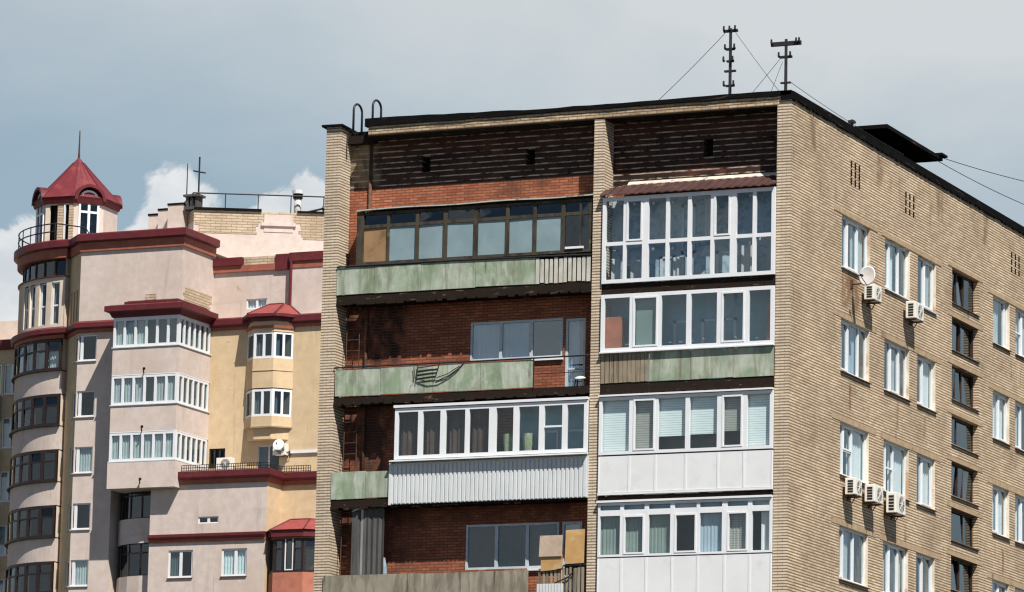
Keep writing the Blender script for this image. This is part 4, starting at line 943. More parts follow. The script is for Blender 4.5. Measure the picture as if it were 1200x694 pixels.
# hexagonal bays on the ochre wall
def hexpath(xa, xb, y, dp, ch): return [(xa, y), (xa + ch, y - dp), (xb - ch, y - dp), (xb, y)]
hy = 96.95; hxa, hxb = -66.77, -64.03
hp = hexpath(hxa, hxb, hy, .77, .77)
def inset(path, k):
    return [(path[0][0] + k, path[0][1]), (path[1][0] + k * .6, path[1][1] + k), (path[2][0] - k * .6, path[2][1] + k), (path[3][0] - k, path[3][1])]
m = MB(); m.prism(hp, 37.0, 38.55); m.prism(inset(hp, -.03), 37.9, 37.95, 0); m.build('bay_parapet', 'ochre', B, (hxa, hy, 37))
m = MB(); m.prism(hp, 35.0, 35.52); m.prism(inset(hp, .16), 34.35, 34.999); m.prism(inset(hp, -.05), 34.93, 35.0, 1); m.build('bay_parapet', ['ochre', 'tower_brick'], B, (hxa, hy, 34.4))
m = MB(); m.prism(hp, 39.95, 40.5); m.build('bay_lintel', 'ochre', B, (hxa, hy, 40))
m = MB(); m.sweep(hp, [(-.3, 40.12), (.06, 40.12), (.09, 40.26), (-.3, 40.26)], 2); ro = inset(hp, -.36); ri = [(hxa + .9, hy + 1.2), (hxa + .95, hy + .55), (hxb - .95, hy + .55), (hxb - .9, hy + 1.2)]
m.prism(inset(hp, -.12), 40.502, 40.7, 0); m.prism(ro, 40.703, 40.86, 0)
b0 = [(p[0], p[1], 40.865) for p in ro]; t0 = [(p[0], p[1], 41.62) for p in ri]
for i in range(3): m.face([b0[i], b0[i + 1], t0[i + 1], t0[i]], 1)
m.face(t0, 1)
for p_, q_ in zip(b0, t0): m.tube([p_, q_], .05, 5, 0)
m.tube([t0[1], t0[2]], .05, 5, 0)
m.build('bay_roof', ['maroon', 'tile_red', 'maroon_light'], B, (hxa, 98, 40.8))
for (z0, z1) in ((38.555, 39.945), (35.525, 36.995)):
    first = None
    zt = min(z1, z0 + 1.42)
    for i in range(3):
        a, b_ = Vector(hp[i]), Vector(hp[i + 1]); U = (b_ - a); ln = U.length; U.normalize()
        F = Frame((a.x, a.y, 0), (U.x, U.y, 0), (U.y, -U.x, 0)); pad = .02 if i == 1 else .01
        cuts = [(ln * .5, .13)] if i >= 1 else []
        fr, pn, cells = glazing(F, pad, ln - pad, z0 + .003, zt, cuts, [], .12, -.08, .1, skew=.01)
        if i == 1: fr.box(hp[1][0] - .2, hp[2][0] + .2, hy - .12, hy - .02, z0, zt, 1)
        o = fr.build('bay_glazing', ['pvc', 'interior_dark'], B, (a.x, a.y, z0)); pn.build('pane', 'glass_dark', o, (a.x, a.y, z0))
        cb = MB(); drape(cb, F, .1, ln * .35, z0, zt, -.25); drape(cb, F, ln * .75, ln - .1, z0, zt, -.25); cb.build('curtain', 'curtain_grey', o, (a.x, a.y, z0), smooth=True)
    if z1 - zt > .05:
        m = MB(); m.prism(hp, zt + .003, z1); m.build('bay_lintel', 'ochre', B, (hxa, 98, zt))
# lower right oriel with brown windows and red tiled roof
op = [(p_[0] + .52, p_[1] - 1.07) for p_ in [(-64.25, 96.68), (-64.22, 95.35), (-63.7, 94.75), (-62.0, 94.75), (-61.2, 95.35), (-61.1, 96.68)]]
def osh(l): return [tuple([p_[0] + .52, p_[1] - 1.07] + [z - .14 for z in p_[2:]]) for p_ in l]
m = MB(); m.prism(op, 0, 27.06); m.build('oriel_base', 'base_red', B, (-63, 95, 0))
m = MB(); m.prism(op, 28.78, 28.86, 1); m.prism(osh([(-64.36, 96.69), (-64.34, 95.25), (-63.76, 94.6), (-61.95, 94.6), (-61.08, 95.25), (-61.0, 96.69)]), 28.863, 29.22, 0)
ro = osh([(-64.42, 96.69, 29.36), (-64.40, 95.22, 29.36), (-63.8, 94.52, 29.36), (-61.9, 94.52, 29.36), (-61.0, 95.22, 29.36), (-60.9, 96.69, 29.36)])
ri = osh([(-63.7, 96.7, 30.02), (-63.6, 96.1, 30.02), (-63.3, 95.8, 30.02), (-62.2, 95.8, 30.02), (-61.8, 96.1, 30.02), (-61.7, 96.7, 30.02)])
for i in range(5): m.face([ro[i], ro[i + 1], ri[i + 1], ri[i]], 2)
m.face(ri, 2)
for i in (1, 2, 3, 4): m.tube([ro[i], ri[i]], .045, 5, 0)
m.tube(ri, .045, 5, 0)
m.build('oriel_roof', ['maroon', 'maroon_light', 'tile_red'], B, (-63, 95, 29))
for i in range(5):
    a, b_ = Vector(op[i]), Vector(op[i + 1]); U = b_ - a; ln = U.length; U.normalize(); F = Frame((a.x, a.y, 0), (U.x, U.y, 0), (U.y, -U.x, 0))
    fr, pn, cells = glazing(F, .01, ln - .01, 27.065, 28.775, [(ln * q, .16) for q in ((.33, .66) if i == 2 else ())], [(None, 28.31, .08)] if i != 2 else [(0, 28.26, .07), (2, 28.26, .07)], .12, -.06, .1)
    if i == 2:
        for (u0, u1, v0, v1) in ((.66, .72, 27.21, 28.76), (1.08, 1.13, 27.21, 28.76), (.66, 1.13, 27.16, 27.22)): fr.fbox(F, u0, u1, v0, v1, -.02, .01, 1)
        fr.box(-63.4, -60.9, 94.7, 94.8, 27.07, 28.76, 2)
    o = fr.build('oriel_glazing', ['brown_frame', 'pvc', 'curtain_brown'], B, (a.x, a.y, 27.2)); pn.build('pane', 'glass', o, (a.x, a.y, 27.2))
# curved loggias under the bay
for k in range(4):
    zt = 31.75 - k * RH * 1.02
    pts = [(-73.44, 96.2), (-73.35, 95.75), (-72.9, 95.2), (-72.2, 94.8), (-71.4, 94.6), (-70.54, 94.55), (-70.54, 97.19), (-73.44, 97.19)]
    z1 = 30.22 - k * 2.99
    m = MB(); m.prism(pts, z1 - 1.3, z1); m.build('curved_parapet', 'pink', B, (-72.2, 96, z1 - 1.3))
    fr = MB(); pn = MB()
    for i in range(5):
        a, b_ = Vector(pts[i]), Vector(pts[i + 1]); U = b_ - a; ln = U.length; U.normalize(); F = Frame((a.x, a.y, 0), (U.x, U.y, 0), (U.y, -U.x, 0))
        f_, p_, c_ = glazing(F, 0.002, ln - .002, z1 + .004, z1 + 1.70, [], [(None, z1 + 1.2, .07)], .05, -.1, .07)
        fr.v += []; b0_ = len(fr.v); fr.v += f_.v; fr.f += [[q + b0_ for q in f] for f in f_.f]; fr.m += f_.m
        b0_ = len(pn.v); pn.v += p_.v; pn.f += [[q + b0_ for q in f] for f in p_.f]; pn.m += p_.m
    fr.box(-73.4, -70.56, 96.6, 96.7, z1, z1 + 1.7, 1)
    o = fr.build('loggia_glazing', ['brown_frame', 'interior_dark'], B, (-72.2, 96, z1)); pn.build('pane', 'glass_dark', o, (-72.2, 96, z1))
# round corner stack
cx, cy, RT = -77.3, 101.1, 5.0
tops = [40.12 - RH * k for k in range(6)]
for k, zt in enumerate(tops):
    z0 = zt - 1.62
    aw = arc(cx, cy, RT + .10, 174, 269.3, 9)
    fr, pn, cu = MB(), MB(), MB(); pal = k == 0
    for i in range(9):
        a, b_ = Vector(aw[i]), Vector(aw[i + 1]); U = b_ - a; ln = U.length; U.normalize(); F = Frame((a.x, a.y, 0), (U.x, U.y, 0), (U.y, -U.x, 0))
        cuts = []
        f_, p_, c_ = glazing(F, 0, ln, z0, zt, cuts, [(None, z0 + 1.05, .08)], .11, -.06, .09, skew=.012)
        for src, dst in ((f_, fr), (p_, pn)):
            o0 = len(dst.v); dst.v += src.v; dst.f += [[q + o0 for q in f] for f in src.f]; dst.m += src.m
        for (ii, jj, ua, ub, va, vb) in c_:
            if random.random() < (.9 if pal else .3): drape(cu, F, ua - .02, ub + .02, va, vb, -.3, .03)
    o = fr.build('round_glazing', 'brown_frame', B, (cx, cy - RT, z0)); pn.build('pane', 'glass' if pal else 'glass_dark', o, (cx, cy - RT, z0))
    cu.build('curtain', 'curtain_teal' if pal else 'curtain_brown', o, (cx, cy - RT, z0), smooth=True)
    ia = arc(cx, cy, RT - 1.2, 170, 270, 8); im = MB()
    for i in range(8): im.face([(ia[i][0], ia[i][1], z0), (ia[i + 1][0], ia[i + 1][1], z0), (ia[i + 1][0], ia[i + 1][1], zt), (ia[i][0], ia[i][1], zt)])
    im.face([(cx - .01, cy - RT + .05, z0), (cx - .01, cy - RT + 1.3, z0), (cx - .01, cy - RT + 1.3, zt), (cx - .01, cy - RT + .05, zt)])
    im.build('inner_wall', 'interior_dark', B, (cx, cy - RT, z0))
    m = MB(); ap = arc(cx, cy, RT, 174, 270, 28); m.sweep(ap, [(-1.3, zt - RH + .06), (0, zt - RH + .06), (0, z0 - .07), (-1.3, z0 - .07)], 0); m.sweep(ap, [(-1.3, z0 - .068), (.18, z0 - .068), (.18, z0 - .006), (-1.3, z0 - .006)], 1); m.sweep(ap, [(-1.3, zt - RH + .002), (.03, zt - RH + .002), (.03, zt - RH + .058), (-1.3, zt - RH + .058)], 1)
    m.build('curved_parapet', ['cream' if k < 0 else 'pink', 'brown_frame'], B, (cx, cy - RT, z0 - 1.3))
# upper round storey with four tall windows
m = MB(); na = 46; ap = arc(cx, cy, RT - .05, 174, 270, na)
tall = [27, 31, 36, 41]; hi_ = 43.45
for i in range(na):
    a, b_ = ap[i], ap[i + 1]
    spans = [(40.8, 43.5)]
    if any(t_ <= i < t_ + 3 for t_ in tall): spans = [(40.8, 40.95), (43.25, 43.5)]
    for (z0, z1) in spans: m.face([(a[0], a[1], z0), (b_[0], b_[1], z0), (b_[0], b_[1], z1), (a[0], a[1], z1)], 1 if i < 25 else 0)
for t_ in tall:
    for q in (t_, t_ + 3):
        p_ = Vector((ap[q][0], ap[q][1])); c_ = p_ + (Vector((cx, cy)) - p_).normalized() * .2
        m.face([(p_.x, p_.y, 40.95), (c_.x, c_.y, 40.95), (c_.x, c_.y, 43.25), (p_.x, p_.y, 43.25)], 0)
m.face([(cx + .006, cy - RT + .05, 40.8), (cx + .006, cy - RT + .5, 40.8), (cx + .006, cy - RT + .5, 43.5), (cx + .006, cy - RT + .05, 43.5)], 0)
m.build('round_wall', ['cream', 'ochre'], B, (cx, cy - RT, 40.8))
for t_ in tall:
    a, b_ = Vector(ap[t_]), Vector(ap[t_ + 3]); U = b_ - a; ln = U.length; U.normalize(); F = Frame((a.x, a.y, 0), (U.x, U.y, 0), (U.y, -U.x, 0))
    window(B, F, .02, ln - .02, 40.95, 43.25, (), -.15, 'pvc', 'glass_dark', 'curtain_white', [(0, .25)], .08, .1, None, 'interior_dark', .5, [(0, 42.0, .09)], name='tall_window')
aw = arc(cx, cy, RT - .25, 174, 270, 10); fr, pn = MB(), MB()
for i in range(10):
    a, b_ = Vector(aw[i]), Vector(aw[i + 1]); U = b_ - a; ln = U.length; U.normalize(); F = Frame((a.x, a.y, 0), (U.x, U.y, 0), (U.y, -U.x, 0))
    f_, p_, c_ = glazing(F, 0, ln, 43.56, 44.5, [], [], .06, 0, .08, skew=.01)
    for src, dst in ((f_, fr), (p_, pn)):
        o0 = len(dst.v); dst.v += src.v; dst.f += [[q + o0 for q in f] for f in src.f]; dst.m += src.m
o = fr.build('clerestory_glazing', 'brown_frame', B, (cx, cy - RT, 43.5)); pn.build('pane', 'glass_dark', o, (cx, cy - RT, 43.5))
ia = arc(cx, cy, RT - .8, 170, 270, 8); im = MB()
for i in range(8): im.face([(ia[i][0], ia[i][1], 43.5), (ia[i + 1][0], ia[i + 1][1], 43.5), (ia[i + 1][0], ia[i + 1][1], 44.6), (ia[i][0], ia[i][1], 44.6)])
im.sweep(arc(cx, cy, RT, 174, 270, 20), [(-.9, 43.502), (.04, 43.502), (.04, 43.558), (-.9, 43.558)])
im.sweep(arc(cx, cy, RT, 174, 270, 20), [(-5.0, 44.505), (-.1, 44.505), (-.1, 45.3), (-5.0, 45.3)])
im.build('clerestory_backing', 'maroon', B, (cx, cy, 43.5))
# balcony railing on top of the round corner
m = MB(); ra = arc(cx, cy, RT + .1, 172, 262, 16)
for z in (45.95, 46.38): m.tube([(p_[0], p_[1], z) for p_ in ra], .035, 6)
for i in range(0, 17, 2): m.tube([(ra[i][0], ra[i][1], 45.4), (ra[i][0], ra[i][1], 46.38)], .03, 6)
m.tube([(ra[-1][0], ra[-1][1], 46.38), (-76.3, 96.3, 46.1), (-75.6, 95.6, 45.5)], .035, 6)
m.build('roof_railing', 'iron', B)
# octagonal turret with arched dormer windows and tent roof
tx, ty, tr = -79.12, 100.2, 2.2
octp = [(tx + tr * math.cos(R_(a)), ty + tr * math.sin(R_(a))) for a in [22.5 + 45 * k + 3 for k in range(8)]]
tb, tt = 45.3, 48.2
m = MB(); mats_t = ['pink', 'tower_brick', 'cream']
tf = []
for i in range(8):
    a, b_ = Vector(octp[i]), Vector(octp[(i + 1) % 8]); U = b_ - a; ln = U.length; U.normalize(); tf.append((Frame((a.x, a.y, 0), (U.x, U.y, 0), (U.y, -U.x, 0)), ln))
# faces: 4 looks left-front-left, 5 front-left, 6 front-right, 7 right
for i in range(8):
    F, ln = tf[i]
    if i in (4, 6, 0, 2): m.wall(F, 0, ln, tb, tt + .9 if False else tt, [(.26, ln - .26, tb, tt - .30)], .12, 0)
    elif i == 5: m.wall(F, 0, ln, tb, tt, [(.25, .72, tb + .3, tt - .35), (1.1, 1.4, tb + .3, tt - .35)], .12, 2)
    else: m.wall(F, 0, ln, tb, tt, [], .1, 0)
m.prism([(tx + (p_[0] - tx) * .75, ty + (p_[1] - ty) * .75) for p_ in octp], tb, tt - .02, 3)
m.build('turret_wall', ['pink', 'tower_brick', 'cream', 'interior_dark'], B, (tx, ty, tb))
F, ln = tf[5]
m = MB(); m.fbox(F, 1.42, ln + .01, tb, tt - .3, 0, .03); m.fbox(F, .74, 1.08, tb, tt, 0, .02); m.build('bared_brick_patch', 'tower_brick', B, (tx, ty, tb))
m = MB(); m.fbox(F, 1.12, 1.20, tb, tt - .35, -.05, .05); m.build('turret_post', 'pvc', B, (tx, ty, tb))
def roof_r(t): return tr * 1.10 * ((1 - t) ** 1.05) + .02
m = MB(); nseg = 8
ang = [R_(22.5 + 45 * k + 3) for k in range(8)]
for j in range(nseg):
    t0_, t1_ = j / nseg, (j + 1) / nseg
    r0, r1 = roof_r(t0_), roof_r(t1_); z0, z1 = tt + .02 + 2.65 * t0_, tt + .02 + 2.65 * t1_
    for i in range(8):
        a0, a1 = ang[i], ang[(i + 1) % 8]
        m.face([(tx + r0 * math.cos(a0), ty + r0 * math.sin(a0), z0), (tx + r0 * math.cos(a1), ty + r0 * math.sin(a1), z0), (tx + r1 * math.cos(a1), ty + r1 * math.sin(a1), z1), (tx + r1 * math.cos(a0), ty + r1 * math.sin(a0), z1)], 0)
ring = [(tx + tr * math.cos(a), ty + tr * math.sin(a)) for a in ang] ; ring = ring + [ring[0]]
m.sweep(ring, [(-.1, tt - .28), (.10, tt - .28), (.20, tt - .02), (.25, tt + .06), (.1, tt + .12), (-.1, tt + .12)], 1, caps=False)
# hoods over the arched windows
for i in (4, 6, 0, 2):
    F, ln = tf[i]; c = ln / 2; hw = ln / 2 - .12
    n = 12
    for k in range(n):
        a0, a1 = math.pi - math.pi * k / n, math.pi - math.pi * (k + 1) / n
        zc = tt - .10
        o0 = (c + (hw + .16) * math.cos(a0), zc + (hw + .16) * math.sin(a0)); o1 = (c + (hw + .16) * math.cos(a1), zc + (hw + .16) * math.sin(a1))
        i0 = (c + hw * math.cos(a0), zc + hw * math.sin(a0)); i1 = (c + hw * math.cos(a1), zc + hw * math.sin(a1))
        P = F.p; m.hexa([P(i0[0], i0[1], .27), P(i1[0], i1[1], .27), P(i1[0], i1[1], -.9), P(i0[0], i0[1], -.9), P(o0[0], o0[1], .27), P(o1[0], o1[1], .27), P(o1[0], o1[1], -.9), P(o0[0], o0[1], -.9)], 1)
for i in range(8):
    for h_ in (0, .33, .67):
        sm = []
        for j in range(nseg):
            t0_ = j / nseg; r0 = roof_r(t0_); z0 = tt + .03 + 2.65 * t0_
            pa = Vector((tx + r0 * math.cos(ang[i]), ty + r0 * math.sin(ang[i]), z0)); pb = Vector((tx + r0 * math.cos(ang[(i + 1) % 8]), ty + r0 * math.sin(ang[(i + 1) % 8]), z0)); sm.append(pa.lerp(pb, h_))
        m.tube(sm, .035 if h_ == 0 else .016, 5, 1 if h_ == 0 else 0)
m.build('turret_roof', ['roof_red', 'maroon'], B, (tx, ty, tt))
for i in (4, 6, 0, 2):
    F, ln = tf[i]; c = ln / 2; hw = ln / 2 - .26; zc = tt - .10
    m = MB(); d0, d1 = -.06, .06
    m.fbox(F, c - hw, c - hw + .12, tb, zc, d0, d1); m.fbox(F, c + hw - .12, c + hw, tb, zc, d0, d1); m.fbox(F, c - .07, c + .07, tb, zc, d0, d1)
    for z in (zc, zc - .62): m.fbox(F, c - hw + .12, c + hw - .12, z - .06, z + .06, d0 + .003, d1 - .003)
    for k in range(12):
        a0, a1 = math.pi * k / 12, math.pi * (k + 1) / 12; P = F.p; r0, r1 = hw - .11, hw
        q = [(c + r0 * math.cos(a0), zc + r0 * math.sin(a0)), (c + r1 * math.cos(a0), zc + r1 * math.sin(a0)), (c + r1 * math.cos(a1), zc + r1 * math.sin(a1)), (c + r0 * math.cos(a1), zc + r0 * math.sin(a1))]
        m.hexa([P(x, z, d1) for x, z in q] + [P(x, z, d0) for x, z in q])
    o = m.build('arched_window', 'pvc', B, F.p(c, tb, 0))
    pn = MB(); pts = [F.p(c - hw, tb, 0), F.p(c + hw, tb, 0)] + [F.p(c + (hw - .05) * math.cos(math.pi * k / 12), zc + (hw - .05) * math.sin(math.pi * k / 12), 0) for k in range(13)]
    pn.face(pts); pn.build('pane', 'glass_dark', o, F.p(c, tb, 0))
    bk = MB(); bk.fbox(F, c - hw - .1, c + hw + .1, tb, zc + hw * .9, -.75, -.70); bk.build('backing', 'interior_dark', o, F.p(c, tb, 0))
m = MB(); m.tube([(tx, ty, 50.7), (tx, ty, 51.2), (tx, ty, 52.35)], .07, 8, r1=.03); m.build('spire', 'rust', B)
# penthouse block on the set-back roof
PD = Vector((1, .52, 0)).normalized(); FP = Frame((-71.55, 99.5, 0), PD, (PD.y, -PD.x, 0)); PL = 15.2
def pq(u, d=0): q = FP.p(u, 0, d); return (q.x, q.y)
m = MB(); pp = [pq(0), pq(PL), (-58, 112), (-74.4, 112), (-74.4, 102.3)]
m.prism(pp, 44.36, 46.75, 0); m.prism(pp, 46.752, 47.38, 1)
m.build('penthouse', ['pink', 'tower_brick'], B)
ragged(FP, .05, 3.6, 46.15, 46.76, 5); ragged(FP, 5.6, 13, 45.95, 46.76, 6); ragged(FP, 7.2, 10.5, 45.5, 45.96, 8)
m = MB(); m.sweep([pq(0), pq(3.6)], [(-.2, 47.38), (.1, 47.38), (.1, 47.52), (-.2, 47.52)]); m.sweep([pq(5.5), pq(11.5)], [(-.2, 47.38), (.1, 47.38), (.1, 47.48), (-.2, 47.48)]); m.build('penthouse_coping', 'felt', B)
m = MB(); m.fbox(FP, 3.75, 5.3, 46.3, 47.25, .0, .03); m.fbox(FP, 3.6, 5.45, 46.62, 46.80, .0, .12); m.build('penthouse_niche', 'pink', B, FP.p(4, 46, 0))
for k in range(3):                        # flues standing along the chamfer
    c = Vector((-72.5, 99.9, 0)).lerp(Vector((-74.9, 101.6, 0)), .12 + .40 * k)
    f = MB(); f.box(c.x - .46, c.x + .46, c.y - .4, c.y + .4, 45.0, 47.75 - .1 * k, 0); f.box(c.x - .49, c.x + .49, c.y - .43, c.y + .43, 47.752 - .1 * k, 47.86 - .1 * k, 1); f.build('chimney', ['pink', 'felt'], B)
m = MB(); zr_ = 48.2
m.tube([(-74.2, 102.3, zr_ - .3), (-71.8, 99.8, zr_ + .15)], .04, 6)
e0, e1 = FP.p(-.1, 48.35, -.25), FP.p(PL, 48.35, -.25); m.tube([e0, e1], .04, 6)
for i in range(9): q = FP.p(-.1 + 1.75 * i, 0, -.25); m.tube([(q.x, q.y, 47.36), (q.x, q.y, 48.32)], .03, 6)
m.build('penthouse_railing', 'iron', B)
m = MB(); m.box(-72.25, -71.4, 99.62, 100.38, 47.46, 47.6, 0)
for x in (-72.1, -71.83, -71.55): m.box(x - .07, x + .07, 99.7, 100.3, 47.6, 48.15, 0)
m.box(-72.3, -71.35, 99.6, 100.4, 48.152, 48.27, 0); m.build('chimney_cap', 'slate', B)
# drainpipe on the pink wall
m = MB(); m.tube([(-64.98, 98.2, 44.0), (-64.98, 98.2, 40.7)], .08, 8); m.box(-65.2, -64.8, 98.0, 98.29, 40.5, 40.9); m.build('drainpipe', 'maroon', B)
m = MB(); m.box(-64.0, -60, 96.85, 96.948, 33.62, 33.76); m.build('pipe_cover', 'pvc', B)
# left wing
FW = front(103)
m = MB(); hw_ = []
for k in range(6):
    z = 40.1 - RH * k; hw_ += [(-86.3, -85.1, z - 1.6, z + .1), (-84.95, -83.9, z - 1.6, z + .1)]
m.wall(FW, -95, -80, 0, 41.2, hw_, .12, 0); m.face([(-95, 103, 41.2), (-80, 103, 41.2), (-80, 112, 41.2), (-95, 112, 41.2)], 0)
m.wall(Frame((-95, 112, 0), (0, -1, 0), (-1, 0, 0)), 0, 9, 0, 41.2)
m.build('wing_wall', 'ochre', B)
for k, h_ in enumerate(hw_): window(B, FW, *h_, (.5,), -.09, 'pvc', 'glass', 'curtain_grey', [(0, .4)], .08, .12, 'pvc_grey', 'interior_dark', .4)
m = MB(); m.sweep([(-95, 103), (-81, 103)], [(-.1, 41.0), (.25, 41.0), (.35, 41.1), (.35, 41.5), (-.1, 41.6)]); m.build('wing_cornice', 'maroon', B)
m = MB()
for k in range(6): m.box(-86.6, -85.02, 102.2, 102.99, 37.0 - RH * k - 1.2 + 1.25, 38.4 - RH * k)
m.build('wing_balcony', 'slate_edge', B)

# things on the tower
ac('cream air conditioner on the terrace floor beside the ochre wall', -67.85, 32.75, .90, .66, 'air conditioner units on the tower terrace', front(96.4), .35, .05)
ac('air conditioner fixed high under the ochre bay beside the white dish', -64.85, 33.5, .75, .6, 'air conditioner units on the tower terrace', front(96.95), .35, .1)
dish('white satellite dish under the ochre hexagonal bay above the terrace', front(96.95), -64.38, 34.0, .75, .30, (.1, -.9, .25), (-64.1, 33.65), 'satellite dishes on the plastered tower')
dish('white satellite dish at the left edge of the tower on the wing wall', front(102.2), -85.35, 31.0, .5, .62, (.15, -.95, .2), (-85.3, 30.7), 'satellite dishes on the plastered tower')
t = thing('roof_antenna', 'thin dark cross shaped antenna on the tower penthouse', 'antenna', (-71.58, 100, 48.2))
m = MB(); m.tube([(-71.58, 100, 48.3), (-71.58, 100, 50.35)], .05, 6); m.build('pole', 'iron', t)
m = MB(); m.tube([(-71.95, 100, 49.62), (-71.2, 100, 49.45)], .04, 6); m.build('crossbar', 'iron', t)
m = MB(); m.tube([(-72.3, 100, 47.6), (-72.3, 100, 50.05)], .04, 6, r1=.025)
tag(m.build('rod_antenna', 'iron', None, (-72.3, 100, 48)), 'thin straight rod antenna left of the cross shaped one', 'antenna')
t = thing('vent_stack', 'short grey pipe with a wide cap behind the penthouse railing', 'vent pipe', (-67.0, 102.7, 47.30))
m = MB(); m.tube([(-67.0, 102.7, 47.20), (-67.0, 102.7, 48.30)], .20, 12); m.build('pipe', 'slate_edge', t, smooth=True)
m = MB(); m.tube([(-67.0, 102.7, 48.30), (-67.0, 102.7, 48.55)], .26, 12); m.build('collar', 'felt', t); m = MB(); m.tube([(-67.0, 102.7, 48.55), (-67.0, 102.7, 48.75)], .30, 12); m.build('cap', 'pvc_grey', t)
t = thing('broken_aerial', 'broken dark aerial leaning on the penthouse roof by the brick block', 'antenna', (-65.3, 102.5, 47.3))
m = MB(); m.tube([(-66.7, 102.4, 47.4), (-64.5, 103.5, 48.05)], .06, 6); m.tube([(-65.65, 102.9, 47.75), (-64.3, 103.5, 47.25)], .11, 6); m.build('boom', 'iron', t)
m = MB()
for k in range(6): m.tube([(-66.2 + .3 * k, 102.6 + .15 * k, 47.55 + .08 * k), (-66.15 + .3 * k, 102.6 + .15 * k, 47.2 + .06 * k)], .025, 5)
m.build('element', 'iron', t)

# ================================================================== camera
Rm = [[0.9127235542480651, 0.40802960801038474, 0.021155436834805107], [-0.05175786565260622, 0.16682815912799176, -0.984626573206844], [-0.405286117284896, 0.8975969052469249, 0.1733867319816495]]
cam = bpy.data.cameras.new('camera'); co = bpy.data.objects.new('camera', cam); col.objects.link(co)
r, d_, f_ = Vector(Rm[0]), Vector(Rm[1]), Vector(Rm[2])
co.matrix_world = Matrix(((r.x, -d_.x, -f_.x, 40.7075), (r.y, -d_.y, -f_.y, -107.6974), (r.z, -d_.z, -f_.z, 1.7), (0, 0, 0, 1)))
cam.sensor_fit = 'HORIZONTAL'; cam.sensor_width = 36; cam.lens = 5262 * 36 / 1200; cam.clip_start = 1; cam.clip_end = 6000
scn.camera = co

# ================================================================== light
EL = R_(55); SX, SY = .74, -.673
sd = Vector((SX * math.cos(EL), SY * math.cos(EL), math.sin(EL))).normalized()
sun = bpy.data.lights.new('sun', 'SUN'); sun.energy = 5.0; sun.angle = R_(.5); sun.color = (1, .95, .87)
so = bpy.data.objects.new('sun', sun); col.objects.link(so); so.location = (60, -60, 90)
so.rotation_euler = sd.to_track_quat('Z', 'Y').to_euler()
wd = bpy.data.worlds.new('World'); scn.world = wd; wd.use_nodes = True
nt = wd.node_tree; nt.nodes.clear()
out = nt.nodes.new('ShaderNodeOutputWorld'); bg = nt.nodes.new('ShaderNodeBackground'); bg.inputs['Strength'].default_value = .05
sky = nt.nodes.new('ShaderNodeTexSky'); sky.sky_type = 'NISHITA'; sky.sun_disc = False; sky.sun_elevation = EL; sky.sun_rotation = math.atan2(SX, SY); sky.altitude = 400; sky.dust_density = .25; sky.air_density = .85
tc = nt.nodes.new('ShaderNodeTexCoord'); sx = nt.nodes.new('ShaderNodeSeparateXYZ'); L(nt, tc.outputs['Generated'], sx.inputs[0])
def wnoise(scale, detail, rough, sc=(1, 1, 1), off=(0, 0, 0), dist=0):
    mp = nt.nodes.new('ShaderNodeMapping'); mp.inputs['Scale'].default_value = sc; mp.inputs['Location'].default_value = off; L(nt, tc.outputs['Generated'], mp.inputs['Vector'])
    n = nt.nodes.new('ShaderNodeTexNoise'); n.inputs['Scale'].default_value = scale; n.inputs['Detail'].default_value = detail; n.inputs['Roughness'].default_value = rough; n.inputs['Distortion'].default_value = dist
    L(nt, mp.outputs[0], n.inputs['Vector']); return n.outputs['Fac']
az = mathn(nt, 'ARCTAN2', mathn(nt, 'MULTIPLY', sx.outputs[0], -1.0), sx.outputs[1])     # to the left of +Y
el = mathn(nt, 'ARCSINE', sx.outputs[2])
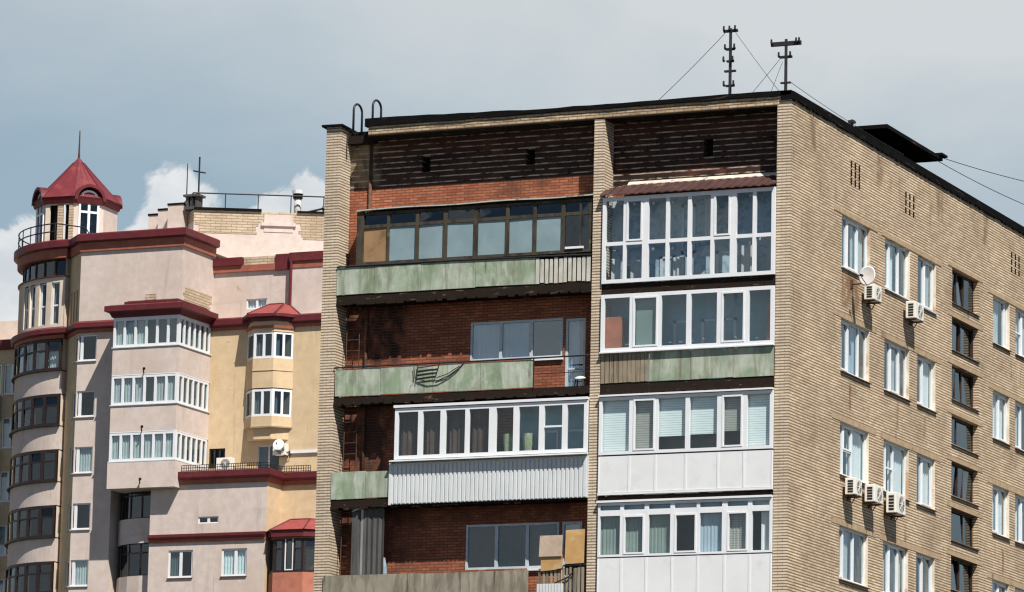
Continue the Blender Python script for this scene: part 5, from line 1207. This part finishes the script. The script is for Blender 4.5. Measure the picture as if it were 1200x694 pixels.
# thin overcast veil
veil = ramp(nt, wnoise(5.0, 7, .58, (1, 1, 3), (.3, .1, 0), .4), .3, .7)
VEIL_A = (4.3, 5.8, 6.95); VEIL_B = (8.5, 8.95, 9.15)
azr = ramp(nt, az, R_(31), R_(17)); elr = ramp(nt, el, R_(10.4), R_(14.6))
tone = mathn(nt, 'ADD', mathn(nt, 'MULTIPLY', azr, .50), mathn(nt, 'ADD', mathn(nt, 'MULTIPLY', elr, .62), mathn(nt, 'MULTIPLY', mathn(nt, 'SUBTRACT', veil, .5), .5)))
vc = mixc(nt, mathn(nt, 'MAXIMUM', 0.0, mathn(nt, 'MINIMUM', 1.0, tone)), VEIL_A, VEIL_B)
# the thin overcast covers the northern sky; the rest is clear
bank = ramp(nt, sx.outputs[1], .72, .86)
c0 = mixc(nt, mathn(nt, 'MULTIPLY', bank, .95), sky.outputs[0], vc)
# cumulus heads near the horizon, billowing upper edge
big = wnoise(26, 8, .58, (1, 1, 1.3), (0, 0, 0), .3)
edge = mathn(nt, 'ADD', el, mathn(nt, 'MULTIPLY', mathn(nt, 'SUBTRACT', big, .5), R_(-3.2)))
hump = mathn(nt, 'MULTIPLY', mathn(nt, 'SINE', mathn(nt, 'MULTIPLY', mathn(nt, 'SUBTRACT', az, R_(26.4)), 2 * math.pi / R_(1.85))), R_(.33))
lim = mathn(nt, 'ADD', hump, mathn(nt, 'ADD', R_(11.05), mathn(nt, 'ADD', mathn(nt, 'MULTIPLY', ramp(nt, az, R_(29.6), R_(30.5)), R_(-.34)), mathn(nt, 'MULTIPLY', ramp(nt, az, R_(25), R_(18)), R_(-5.0)))))
cm = ramp(nt, mathn(nt, 'SUBTRACT', lim, edge), R_(-.06), R_(.16))
shade = ramp(nt, wnoise(40, 7, .6, (1, 1, 1.5), (3, 1, 2)), .3, .7)
cc = mixc(nt, shade, (8.3, 8.8, 9.3), (11.5, 11.6, 11.5))
c1 = mixc(nt, mathn(nt, 'MULTIPLY', cm, .93), c0, cc)
L(nt, c1, bg.inputs['Color']); L(nt, bg.outputs[0], out.inputs['Surface'])

scn.view_settings.view_transform = 'Standard'; scn.view_settings.look = 'None'; scn.view_settings.exposure = 0.65; scn.view_settings.gamma = 1.0
scn.view_settings.use_curve_mapping = False
scn.cycles.pixel_filter_type = 'BLACKMAN_HARRIS'; scn.cycles.filter_width = 1.25
scn.cycles.max_bounces = 6; scn.cycles.diffuse_bounces = 2; scn.cycles.glossy_bounces = 3; scn.cycles.transparent_max_bounces = 12; scn.cycles.transmission_bounces = 4
